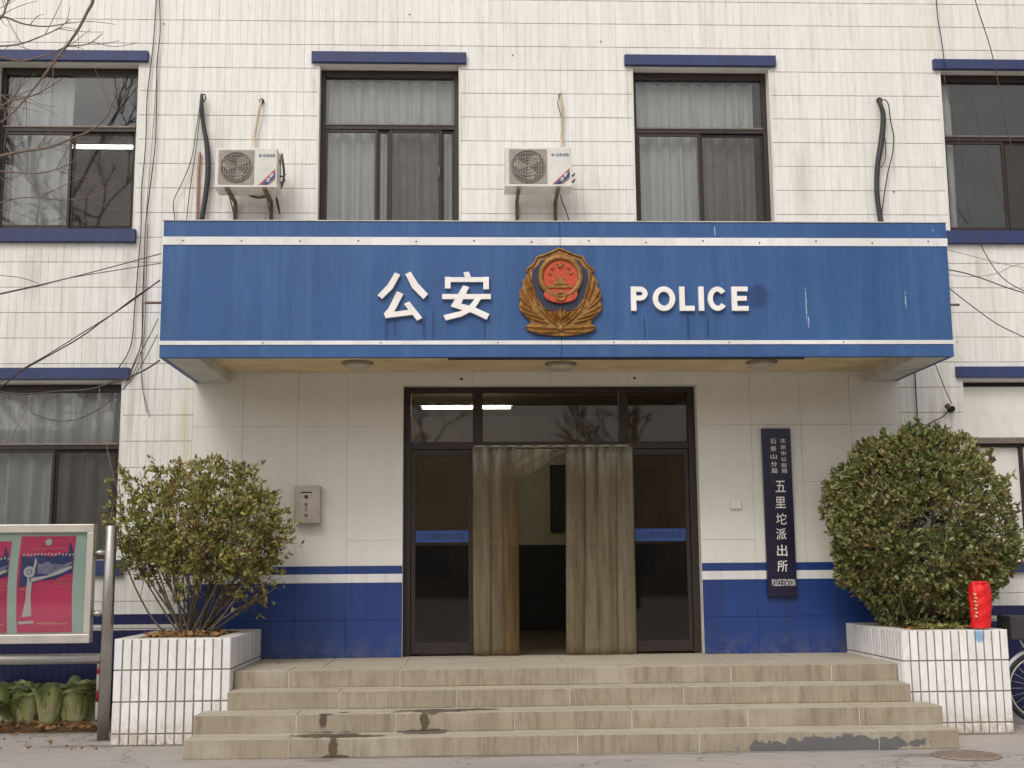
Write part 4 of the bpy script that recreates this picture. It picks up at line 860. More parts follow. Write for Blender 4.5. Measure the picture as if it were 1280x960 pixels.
cable('uppermost thin cable leaving the right end of the canopy', [(3.576, -1.000, 4.227), (3.810, -1.000, 4.167), (4.066, -1.000, 4.100), (4.434, -1.000, 4.033)], .004, 'cable_grey', G3)
cable('dark cable pair leaving the right canopy end at stripe height', [(3.571, -1.000, 4.039), (3.725, -1.000, 4.009), (3.907, -1.000, 3.950), (4.124, -1.000, 3.868), (4.415, -1.000, 3.778)], .007, group=G3)
cable('pale cable rising to the right edge beside the canopy', [(3.568, -1.000, 3.994), (3.797, -1.000, 3.972), (4.022, -1.000, 4.002), (4.176, -1.000, 4.070), (4.442, -1.000, 4.138)], .004, 'cable_grey', G3)
cable('lowest dark cable slanting down from the right canopy end', [(3.575, -1.000, 3.867), (3.709, -1.000, 3.756), (3.849, -1.000, 3.644), (4.025, -1.000, 3.518), (4.311, -1.000, 3.377)], .006, group=G3)
cable('wire hanging from the right canopy corner to the small junction on the wall', [(3.759, -0.100, 3.341), (3.799, -0.100, 3.214), (3.852, -0.100, 3.056), (3.907, -0.100, 2.922)], .006)
cable('straight thin conduit down the wall above the round bush', [(3.586, -0.030, 3.329), (3.585, -0.030, 3.051), (3.585, -0.030, 2.775), (3.583, -0.030, 2.618)], .008)
cable('short wire looping from the conduit to the small junction on the wall', [(3.578, -0.050, 2.780), (3.614, -0.050, 2.733), (3.677, -0.050, 2.725), (3.743, -0.050, 2.764), (3.825, -0.050, 2.803), (3.884, -0.050, 2.858)], .008)
jb = thing('wire_junction', 'small taped wire junction sticking out of the wall above the round bush', 'junction', (3.888, -0.080, 2.870))
p = (3.925, -0.050, 2.881); MB().lathe((p[0], -.08, p[2]), [(.022, 0), (.03, .02), (.03, .08)], 10, 'y').build('wall_socket', 'dark_slot', jb)
p = (3.866, -0.080, 2.901); MB().lathe((p[0], -.12, p[2]), [(.018, 0), (.03, .02), (.02, .06)], 7, 'y').build('tape_wrap', 'rust_bracket', jb)
for lb, p0, p1 in (('steel rod sticking out of the wall by the left end of the canopy', (-3.806, -0.450, 3.850), (-3.651, -0.450, 3.850)), ('short steel rod sticking out by the right end of the canopy', (3.762, -0.450, 3.832), (3.894, -0.450, 3.832))):
    tag(MB().tube([p0, p1], .012, 8).build('steel_rod', 'rust_bracket'), lb, 'rod')

# ------------------------------------------------------------------ vertical signboard
sx0, sx1 = 2.039, 2.320; sz1 = 2.696; sz0 = 1.088
sg = thing('police_station_sign', 'tall narrow dark navy signboard with white characters beside the entrance', 'sign', ((sx0 + sx1) / 2, -.05, sz0))
B('board', 'sign_navy', sg, sx0, sx1, -.05, -.016, sz0, sz1, .004)
def col(chars, cs, y=-.0505):
    for ch, (u, v, w_, h_) in zip(chars, cs): text('character', ch, 'letter_white', sg, u - w_ / 2, u + w_ / 2, v - h_ / 2, v + h_ / 2, y, .003, 0 if ch in '坨景局派' else .006)
SU = .00767
def pt(u, v): return (u, v)
big = [(2.201, 2.134), (2.194, 1.981), (2.195, 1.824), (2.189, 1.680), (2.190, 1.524), (2.188, 1.377)]
col('五里坨派出所', [(u, v, .098, .108) for u, v in big])
lc = [(2.148, 2.571), (2.145, 2.497), (2.146, 2.424), (2.146, 2.350), (2.147, 2.285)]
col('石景山分局', [(u, v, .06, .048) for u, v in lc])
rc = [(2.242, 2.575), (2.242, 2.512), (2.243, 2.454), (2.243, 2.396), (2.242, 2.338), (2.243, 2.284)]
col('北京市公安局', [(u, v, .055, .042) for u, v in rc])
text('lettering', 'POLICE STATION', 'letter_white', sg, 2.081, 2.304, 1.189, 1.253, -.0503, .0006, .0)

# ------------------------------------------------------------------ mailbox and doorbell
mx0, mx1 = -2.436, -2.193; mz0, mz1 = 1.811, 2.163
mx = thing('suggestion_box', 'small steel suggestion box with slot and dark red characters on the left entrance wall', 'mailbox', ((mx0 + mx1) / 2, -.07, mz0))
B('box', 'steel_box', mx, mx0, mx1, -.13, -.0135, mz0, mz1, .008)
fw_ = (mx1 - mx0); fh = mz1 - mz0
B('door', 'steel_box', mx, mx0 + fw_ * .09, mx1 - fw_ * .09, -.136, -.131, mz0 + fh * .09, mz1 - fh * .08, .002)
B('slot', 'dark_slot', mx, mx0 + fw_ * .26, mx0 + fw_ * .70, -.1375, -.1362, mz1 - fh * .20, mz1 - fh * .165)
MB().lathe((mx0 + fw_ * .18, -.136, mz0 + fh * .52), [(.006, 0), (.006, -.004)], 10, 'y').build('lock', 'dark_slot', mx)
cx_ = mx0 + fw_ * .47
MB().ring((cx_, mz1 - fh * .30), .006, .019, -.1385, -.1362, 18).build('emblem', 'print_maroon', mx)
B('emblem', 'print_maroon', mx, cx_ - .011, cx_ + .011, -.1383, -.1362, mz1 - fh * .315, mz1 - fh * .285)
for i, ch in enumerate('意见箱'): text('character', ch, 'print_maroon', mx, cx_ - .0165, cx_ + .0165, mz0 + fh * (.44 - .145 * i), mz0 + fh * (.545 - .145 * i), -.1362, .0015, .01)
for sx_ in (-1, 1): MB().lathe(((mx0 + mx1) / 2 + sx_ * fw_ * .42, -.075, mz1), [(.005, 0), (.005, .003)], 8).build('screw', 'dark_slot', mx)
a = (1.720, -0.030, 1.927); b = (1.816, -0.030, 2.007)
db = thing('switch_box', 'tiny white switch box on the wall between entrance and navy signboard', 'switch', (a[0], -.03, a[2]))
B('cover', 'letter_white', db, a[0], b[0], -.032, -.0135, a[2], b[2], .003); B('button', 'stripe_white', db, a[0] + .02, b[0] - .02, -.036, -.0322, a[2] + .02, b[2] - .02, .002); B('base', 'beam_plaster', db, a[0] - .003, b[0] + .003, -.02, -.0136, a[2] - .012, a[2] - .001)

# ------------------------------------------------------------------ steps
st = thing('entrance_steps', 'four broad stone steps leading up to the entrance landing', 'steps', (0, -1.4, 0))
ST = [(-2.30, .141, -2.92, 2.895), (-2.0, .282, -2.915, 2.90), (-1.667, .4225, -2.725, 2.775), (-1.372, .563, -2.728, 2.776)]
JN = [[-4.476, -3.026, -2.148, -0.919, -0.001, 0.918, 2.283, 2.500],
      [-2.132, -1.375, -0.459, 0.451, 1.356, 2.237],
      [-1.838, -0.911, -0.002, 0.921, 1.824],
      [-2.281, -1.372, -0.451, 0.464, 1.373, 2.220]]
YE = [-2.0, -1.667, -1.372, -.016]
core = MB()
for i, (y, z_, xl, xr_) in enumerate(ST):
    core.box(xl + .01, xr_ - .01, y + .004, YE[i] + .03 if i < 3 else -.03, 0 if i == 0 else ST[i - 1][1] - .01, z_ - .006)
    cutsx = [xl] + [v for v in JN[i] if xl + .2 < v < xr_ - .2] + [xr_]
    for a, b in zip(cutsx[:-1], cutsx[1:]):
        zb_ = 0.001 if i == 0 else ST[i - 1][1] + .0008
        dx = random.uniform(-.0025, .0025)
        if i == 3: # nosing row; deeper landing slabs follow
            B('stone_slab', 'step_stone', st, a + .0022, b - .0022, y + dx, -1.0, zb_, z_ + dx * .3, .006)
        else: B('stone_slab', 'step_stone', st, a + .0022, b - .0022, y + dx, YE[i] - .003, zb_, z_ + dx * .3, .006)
for r0, r1 in ((-.9975, -.5), (-.4975, -.016)):
    for i in range(8):
        a = -2.728 + i * .688; B('stone_slab', 'step_stone', st, a + .0025, min(a + .688, 2.776) - .0025, r0, r1, .45, .5625 + random.uniform(-.0008, .0008), .003)
core.build('mortar_bed', 'mortar', st)
B('threshold', 'step_stone', st, -1.42, 1.42, -.012, .118, .45, .562, .003)

# ------------------------------------------------------------------ planters
def planter(label, xl, xr_, ztop=.838, yf=-1.50):
    t = thing('planter', label, 'planter', ((xl + xr_) / 2, -.75, 0), 'tiled planters beside the steps')
    wall = .13
    c = MB(); c.box(xl + .008, xr_ - .008, yf + .008, yf + wall, 0, ztop - .012).box(xl + .008, xl + wall, yf + wall, -.016, 0, ztop - .012).box(xr_ - wall, xr_ - .008, yf + wall, -.016, 0, ztop - .012).box(xl + wall, xr_ - wall, -.10, -.016, 0, ztop - .012)
    c.build('core', 'planter_grout', t)
    k4 = MB(); k4.box(xl + .003, xr_ - .003, yf + .003, yf + wall + .01, ztop - .012, ztop).box(xl + .003, xl + wall + .01, yf + wall + .01, -.016, ztop - .012, ztop).box(xr_ - wall - .01, xr_ - .003, yf + wall + .01, -.016, ztop - .012, ztop).box(xl + wall + .01, xr_ - wall - .01, -.11, -.016, ztop - .012, ztop)
    k4.build('coping', 'planter_coping', t, .003)
    s = MB(); n_ = 16; vs = []
    for j in range(n_):
        for i in range(n_): vs.append((xl + wall + (xr_ - xl - 2 * wall) * i / (n_ - 1), yf + wall + (-.1 - yf - wall) * j / (n_ - 1), ztop - .05 + .05 * math.exp(-((i - 7.5) ** 2 + (j - 7) ** 2) / 30) + random.uniform(0, .015)))
    s.add(vs, [(j * n_ + i, j * n_ + i + 1, (j + 1) * n_ + i + 1, (j + 1) * n_ + i) for j in range(n_ - 1) for i in range(n_ - 1)], True); s.build('soil', 'soil', t)
    rows = []; z1 = ztop - .004
    while z1 > .03: rows.append((max(z1 - .238, 0.004), z1)); z1 -= .25
    pf = (xr_ - xl) / 13; meshes = {}
    def put(x, y, z0, zz1, w_, rot):
        key = (round(w_, 4), round(zz1 - z0, 3))
        if key not in meshes:
            q = MB().tile(0, w_, 0, zz1 - z0, 0, .009, .0025); me = bpy.data.meshes.new('tile'); me.from_pydata(q.v, [], q.f); me.materials.append(MATS['planter_tile']); meshes[key] = me
        o = bpy.data.objects.new('tile', meshes[key]); C.objects.link(o); o.parent = t; og = org(t)
        o.location = (x - og.x, y - og.y, z0 - og.z); o.rotation_euler = (0, random.uniform(-.004, .004), rot)
    for z0, z1 in rows:
        for i in range(13): put(xl + i * pf + .006, yf + random.uniform(-.001, .001), z0, z1, pf - .012, 0)
    ns = int(round((-.016 - yf) / .0725)); ps = (-.016 - yf - .008) / ns
    for z0, z1 in rows:
        for i in range(ns):
            put(xr_ + random.uniform(-.001, .001), yf + .012 + i * ps + .004, z0, z1, ps - .009, math.pi / 2)          # right side faces +X
            put(xl + random.uniform(-.001, .001), yf + .012 + (i + 1) * ps - .003, z0, z1, ps - .009, -math.pi / 2)     # left side faces -X
    return t
planter('white-tiled planter left of the steps, holding the loose twiggy bush', -3.673, -2.733)
planter('white-tiled planter right of the steps, with a blue paint smear on its rim', 2.781, 3.681)

# ------------------------------------------------------------------ bushes
LEAF_V = np.array([[0, 0, 0], [.30, .5, .10], [1, 0, -.06], [.30, -.5, .10], [.62, .36, .05], [.62, -.36, .05]])
LEAF_F = np.array([[0, 3, 1], [3, 5, 1], [5, 4, 1], [5, 2, 4]])
def leaves(name, P0, D, L_, Wd, mat, parent, rnd):
    """one small folded leaf per row: base P0, direction D, length L_, width Wd"""
    n = len(P0); D = D / np.linalg.norm(D, axis=1, keepdims=True)
    R_ = rnd.normal(size=(n, 3)); Sd = np.cross(D, R_); Sd /= np.linalg.norm(Sd, axis=1, keepdims=True); N_ = np.cross(D, Sd)
    V = P0[:, None, :] + LEAF_V[None, :, 0:1] * (D * L_[:, None])[:, None, :] + LEAF_V[None, :, 1:2] * (Sd * Wd[:, None])[:, None, :] + LEAF_V[None, :, 2:3] * (N_ * L_[:, None])[:, None, :]
    F = LEAF_F[None] + (np.arange(n) * 6)[:, None, None]
    o = np_mesh(name, V.reshape(-1, 3), F.reshape(-1, 3), mat, parent); o['kind'] = 'stuff'; return o
def rosettes(tips, dirs, rnd, per, size, spread=.9):
    n = len(tips); P0 = np.repeat(tips, per, 0) + rnd.normal(scale=size * .25, size=(n * per, 3)); D = np.repeat(dirs, per, 0) + rnd.normal(scale=spread, size=(n * per, 3))
    L_ = rnd.uniform(.45, 1.3, n * per) * size; return P0, D, L_, L_ * rnd.uniform(.42, .60, n * per)

rb_ = thing('round_bush', 'dense round clipped evergreen bush in the right planter', 'bush', ((3.210, -0.780, 0.821)))
cR = Vector((3.262, -0.800, 1.690)); rnd = np.random.default_rng(5)
RXb, RZb = .82, .93
def shellR(d):   # lumpy radius along unit directions
    a = np.arctan2(d[:, 2], d[:, 0]); b = d[:, 1]
    return 1 + .045 * np.sin(3 * a + 1.2 * b + .4) + .035 * np.sin(5 * a - 3 * b + 2) + .035 * np.sin(9 * a + 5 * b) + .04 * np.sin(7 * b + 2 * a) + .02 * np.sin(17 * a + 11 * b) + .02 * np.sin(15 * b - 9 * a)
def gauss_dirs(n, rnd):
    d = rnd.normal(size=(n, 3)); return d / np.linalg.norm(d, axis=1, keepdims=True)
n = 7600; d = gauss_dirs(n, rnd)
rr = shellR(d) * (1 - np.abs(rnd.normal(scale=.07, size=n)) - (rnd.random(n) < .25) * rnd.random(n) * .35)
sc_ = np.array([RXb, .66, RZb])
tips = np.array(cR) + d * rr[:, None] * sc_
tips[:, 0] = cR.x + (tips[:, 0] - cR.x) * (1.03 - .16 * np.clip(d[:, 2], 0, 1) ** 1.5 - .10 * np.clip(-d[:, 2], 0, 1)) + .04 * np.clip(-d[:, 2], 0, 1)
low = (d[:, 2] < -.55)
tips[:, 0] = np.where(low, cR.x + (tips[:, 0] - cR.x) * .95, tips[:, 0])
keep = np.ones(n, bool)
# hollow in the middle, thinner upper right side
hol = (np.abs(tips[:, 0] - 3.105) < .16) & (np.abs(tips[:, 2] - 1.736) < .075) & (tips[:, 1] < -.9); keep &= ~hol
thin = (tips[:, 0] > cR.x + .42) & (tips[:, 2] > cR.z - .12) & (rnd.random(n) < .60); keep &= ~thin
edge = (tips[:, 2] < cR.z - .5) & (rnd.random(n) < .30); keep &= ~edge
keep &= tips[:, 2] > .80; keep &= tips[:, 1] < -.05
tips = tips[keep]; dd = d[keep]
dirs = dd + np.array([0, 0, .35])
leaves('foliage', *rosettes(tips, dirs, rnd, 7, .047), 'leaf_round_bush', rb_, rnd)
# shoots that stand out of the outline
sh0 = [((3.179, -0.800, 2.536)), ((3.204, -0.800, 2.587)), ((3.309, -0.800, 2.601)), ((2.820, -0.800, 2.428)), ((2.544, -0.800, 2.053)), ((2.473, -0.800, 1.781)), ((3.796, -0.800, 2.351)), ((3.927, -0.800, 2.321)), ((3.900, -0.800, 2.365)), ((4.054, -0.800, 2.131)), ((4.085, -0.800, 1.842)), ((4.012, -0.800, 2.059)),
       ((3.948, -0.800, 2.204)), ((3.976, -0.800, 1.972)), ((3.909, -0.800, 1.843)), ((4.119, -0.800, 1.698)), ((4.039, -0.800, 1.612)), ((4.138, -0.800, 1.554)), ((4.101, -0.800, 1.448)), ((3.852, -0.800, 2.314)), ((3.766, -0.800, 2.133)), ((2.994, -0.800, 2.515)), ((3.470, -0.800, 2.571)), ((3.597, -0.800, 2.483))]
t2 = np.repeat(np.array(sh0), 5, 0) + rnd.normal(scale=.025, size=(len(sh0) * 5, 3)); d2 = t2 - np.array(cR); d2 /= np.linalg.norm(d2, axis=1, keepdims=True)
leaves('foliage', *rosettes(t2, d2 + np.array([0, 0, .5]), rnd, 7, .052), 'leaf_round_bush', rb_, rnd)
base = Vector((3.204, -0.780, 0.716)); q = MB()
for i in range(34):
    dv = Vector(gauss_dirs(1, rnd)[0]); dv.z = abs(dv.z) * .9 + .1; e_ = cR + Vector((dv.x * RXb, dv.y * .6, (dv.z * 1.7 - .8) * RZb)) * .93
    b0 = base + Vector((rnd.uniform(-.12, .12), rnd.uniform(-.12, .12), -.02)); mid = b0.lerp(e_, .5) + Vector((rnd.uniform(-.08, .08), rnd.uniform(-.08, .08), .06))
    q.tube(smooth_pts([b0, mid, e_], 4), [.014, .014, .013, .012, .011, .009, .007, .005, .003], 5)
for p in sh0:
    p = Vector(p); q.tube([cR.lerp(p, .5), cR.lerp(p, .8) + Vector((0, 0, -.03)), p], [.008, .005, .003], 5)
q.build('branch', 'stem', rb_)['kind'] = 'stuff'

lb_ = thing('loose_bush', 'loose twiggy yellow-green bush with bare lower stems in the left planter', 'bush', (-3.154, -0.800, 0.840))
rnd = np.random.default_rng(11); base = Vector((-3.180, -0.800, 0.786)); q = MB(); T = []; TD = []
targets = [(-3.802, -0.800, 2.176), (-3.819, -0.900, 1.890), (-3.883, -0.700, 1.759), (-3.700, -0.800, 2.246), (-3.552, -0.700, 2.310), (-3.351, -0.900, 2.320), (-3.176, -0.800, 2.285), (-3.052, -1.000, 2.317), (-2.931, -0.800, 2.312), (-2.861, -0.600, 2.293), (-2.665, -0.900, 2.176), (-2.574, -0.800, 2.062),
           (-2.465, -0.800, 1.886), (-2.433, -0.900, 1.728), (-2.493, -0.800, 1.536), (-2.508, -0.900, 1.329), (-2.605, -0.700, 1.154), (-3.579, -1.100, 1.981), (-3.353, -1.200, 2.008), (-3.153, -1.200, 2.075), (-2.950, -1.200, 2.040), (-2.746, -1.200, 2.005), (-2.589, -1.100, 1.804), (-3.413, -1.200, 1.806), (-3.189, -1.300, 1.801),
           (-2.976, -1.300, 1.799), (-2.755, -1.300, 1.731), (-2.617, -1.100, 1.533), (-3.746, -0.800, 1.615), (-3.807, -0.500, 2.053), (-3.513, -0.400, 2.203), (-3.196, -0.350, 2.205), (-2.827, -0.350, 2.055), (-2.631, -0.400, 1.760), (-3.678, -0.400, 1.767), (-3.013, -0.500, 1.903), (-3.300, -0.500, 1.905), (-3.577, -1.000, 2.160), (-2.802, -1.200, 1.533), (-3.070, -1.200, 1.535), (-2.697, -1.000, 1.331), (-3.293, -1.100, 1.538)]
for g_ in targets[::1]:
    g_ = Vector(g_); b0 = base + Vector((rnd.uniform(-.1, .1), rnd.uniform(-.08, .08), 0)); dv = g_ - b0
    mid = b0 + dv * .5 + Vector((dv.x * .12, rnd.uniform(-.06, .06), rnd.uniform(-.03, .05))); pts = smooth_pts([b0, mid, g_], 6)
    q.tube(pts, [float(v) for v in np.linspace(.010, .0025, len(pts))], 5)
    for s in range(15):
        t = rnd.uniform(.42, 1.02) ** .8; t = min(t, 1); p = pts[min(int(t * (len(pts) - 1)), len(pts) - 1)]
        e_ = p + Vector(rnd.normal(scale=.085, size=3)) + Vector((dv.x * .05, 0, .05)); e_.y = min(e_.y, -.08)
        if e_.z > 2.36: e_.z = 2.36 - rnd.random() * .1
        q.tube([p, p.lerp(e_, .5) + Vector((0, 0, .012)), e_], [.004, .003, .002], 4)
        for q_ in range(4):
            T.append(e_.lerp(p, .28 * q_) + Vector(rnd.normal(scale=.016, size=3))); TD.append((e_ - p).normalized() + Vector((0, 0, .5)))
for _ in range(150):
    a_ = base.lerp(Vector(targets[int(rnd.integers(len(targets)))]), rnd.uniform(.35, .8)) + Vector(rnd.normal(scale=.04, size=3)); e_ = a_ + Vector((rnd.normal() * .12, rnd.normal() * .06, abs(rnd.normal()) * .14)); e_.y = min(e_.y, -.08)
    q.tube([a_, a_.lerp(e_, .5) + Vector(rnd.normal(scale=.012, size=3)), e_], [.004, .003, .0018], 4)
# long bare outlying sprays at far left and right
for pts in ([(-3.419, -0.900, 0.861), (-3.561, -0.900, 1.032), (-3.708, -0.900, 1.305), (-3.806, -0.900, 1.545), (-3.840, -0.900, 1.717), (-3.819, -0.900, 1.890), (-3.850, -0.900, 2.134)], [(-3.285, -0.800, 0.855), (-3.418, -0.800, 1.130), (-3.564, -0.800, 1.372), (-3.674, -0.800, 1.545)], [(-3.099, -0.800, 0.819), (-2.968, -0.800, 1.057), (-2.799, -0.800, 1.227), (-2.594, -0.800, 1.363), (-2.506, -0.800, 1.467)], [(-3.112, -0.900, 0.824), (-2.844, -0.900, 1.025), (-2.641, -0.900, 1.125), (-2.472, -0.900, 1.226)], [(-3.868, -0.800, 1.721), (-3.930, -0.800, 1.895), (-3.869, -0.800, 2.091)]):
    p2 = smooth_pts(pts, 4); q.tube(p2, [float(v) for v in np.linspace(.009, .003, len(p2))], 5)
    for s in range(16):
        p = p2[int(rnd.uniform(.35, 1) * (len(p2) - 1))]; T.append(p + Vector(rnd.normal(scale=.035, size=3))); TD.append(Vector((rnd.normal(), rnd.normal(), .6)))
q.build('branch', 'stem', lb_)['kind'] = 'stuff'
cL = Vector((-3.116, -0.820, 1.784)); dsh = gauss_dirs(1150, rnd); rsh = (1 + .05 * np.sin(4 * np.arctan2(dsh[:, 2], dsh[:, 0]) + 1) + .05 * np.sin(7 * dsh[:, 1] + 5 * dsh[:, 0])) * (1 - np.abs(rnd.normal(scale=.13, size=1150)))
Tsh = np.array(cL) + dsh * rsh[:, None] * np.array([.70, .52, .56]); kk = (Tsh[:, 2] > 1.230) & (Tsh[:, 1] < -.1) & ~((Tsh[:, 0] < cL.x - .35) & (rnd.random(1150) < .6)) & ~((Tsh[:, 2] < cL.z - .05) & (rnd.random(1150) < .65)) & (rnd.random(1150) < .8)
T = np.concatenate([np.array(T), Tsh[kk]]); TD = np.concatenate([np.array(TD), dsh[kk] + np.array([0, 0, .3])])
zlow = T[:, 2] < 1.334; keepm = (~zlow) | (rnd.random(len(T)) < .25)
leaves('foliage', *rosettes(T[keepm], TD[keepm], rnd, 6, .045, .85), 'leaf_loose_bush', lb_, rnd)
# litter and weeds on the soil
def litter(name, label, x0_, x1_, y0_, y1_, z_, n_, size, mat, cat, rnd):
    P0 = np.stack([rnd.uniform(x0_, x1_, n_), rnd.uniform(y0_, y1_, n_), np.full(n_, z_) + rnd.uniform(0, .03, n_)], 1); D = rnd.normal(size=(n_, 3)) * np.array([1, 1, .25])
    L_ = rnd.uniform(.6, 1.3, n_) * size; o = leaves(name, P0, D, L_, L_ * .5, mat, None, rnd); return tag(o, label, cat, kind='stuff')
litter('fallen_leaves', 'dry brown leaves lying on the soil of the left planter', -3.5, -2.9, -1.34, -.5, .835, 420, .05, 'dead_leaf', 'leaves', rnd)
litter('fallen_leaves', 'dry leaves and weeds on the soil of the right planter', 2.95, 3.5, -1.34, -.5, .83, 260, .045, 'dead_leaf', 'leaves', rnd)
litter('weeds', 'small pale green weeds along the front rim of the right planter', 3.02, 3.36, -1.36, -1.2, .84, 420, .05, 'leaf_loose_bush', 'weeds', rnd)
p = Vector((-2.343, -0.900, 0.594)); tag(leaves('fallen_leaf', np.array([[-2.5, -.6, .566]]), np.array([[1, .3, .1]]), np.array([.05]), np.array([.03]), 'dead_leaf', None, rnd), 'single dry leaf on the landing by the left planter', 'leaf')

# red cylinder on the rim of the right planter
a = Vector((3.473, -1.440, 0.849)); r0 = .088
rc_ = thing('red_cylinder', 'bright red crinkled cylinder standing on the rim of the right planter', 'cylinder', a)
hh = 1.226 - a.z
q = MB(); nn, nv = 40, 22; vs = []
for j in range(nv):
    t = j / (nv - 1)
    for i in range(nn):
        an = 2 * math.pi * i / nn; rad = r0 * (.90 + .12 * math.sin(t * 2.6)) * (1 - .12 * max(0, t - .85) / .15) + .004 * math.sin(an * 7 + t * 9) + .0035 * math.sin(an * 3 - t * 22) + .003 * math.sin(an * 13 + t * 4)
        vs.append((a.x + .010 + .012 * t + rad * math.cos(an), a.y + rad * .8 * math.sin(an), a.z + .002 + hh * t + (.008 * math.sin(an * 2) if j == nv - 1 else 0)))
q.add(vs, [(j * nn + i, j * nn + (i + 1) % nn, (j + 1) * nn + (i + 1) % nn, (j + 1) * nn + i) for j in range(nv - 1) for i in range(nn)], True); q.build('sleeve', 'red_plastic', rc_)
MB().lathe((a.x + .02, a.y, a.z + hh - .006), [(r0 * .8, -.004), (r0 * .7, .010), (r0 * .3, .018)], 20).build('cap', 'red_plastic', rc_)
q = MB()
for i in range(7): q.disc((a.x - .055 + .006 * (i % 2), a.z + .10 + i * .03), .009, a.y - .078 + .0, a.y - .05, 8)
q.build('gold_trim', 'poster_gold', rc_)

# ------------------------------------------------------------------ notice board with its posts and rails
YP = -1.13
nbd = thing('notice_board', 'steel-framed glass notice board with pink posters on pipe posts at the left', 'notice board', (-4.9, YP, 0))
pxr = -3.836; PR = .048
MB().lathe((pxr, YP, 0), [(PR, 0), (PR, 1.765 - .01), (PR - .008, 1.765)], 28).build('post', 'steel_pipe', nbd)
MB().lathe((pxr - 2.65, YP, 0), [(PR, 0), (PR, 1.765 - .01), (PR - .008, 1.765)], 28).build('post', 'steel_pipe', nbd)
bx1 = -3.970; bx0 = bx1 - 2.25; bz1 = 1.778; bz0 = 0.789
yb0, yb1 = YP - .04, YP + .06
fr_ = MB(); fr_.box(bx0, bx1, yb0, yb1, bz1 - .07, bz1).box(bx0, bx1, yb0, yb1, bz0, bz0 + .075).box(bx0, bx0 + .06, yb0 + .001, yb1 - .001, bz0 + .075, bz1 - .07).box(bx1 - .056, bx1, yb0 + .001, yb1 - .001, bz0 + .075, bz1 - .07)
fr_.build('board_frame', 'alloy', nbd, .006)
B('backing', 'board_green', nbd, bx0 + .06, bx1 - .056, YP + .02, YP + .05, bz0 + .075, bz1 - .07)
B('pane', 'board_glass', nbd, bx0 + .061, bx1 - .057, YP - .026, YP - .022, bz0 + .076, bz1 - .071)
for v in (691, 767):
    pass
for zz in (1.536, 1.030):
    for xa, xb in ((bx1 - .002, pxr - PR + .01), (pxr - 2.65 + PR - .01, bx0 + .002)): MB().tube([(xa, YP, zz), (xb, YP, zz)], .026, 12).build('bracket', 'steel_pipe', nbd)
zz = 0.660; MB().tube([(pxr - PR + .01, YP, zz), (pxr - 2.65 + PR - .01, YP, zz)], .042, 16).build('rail', 'steel_pipe', nbd)
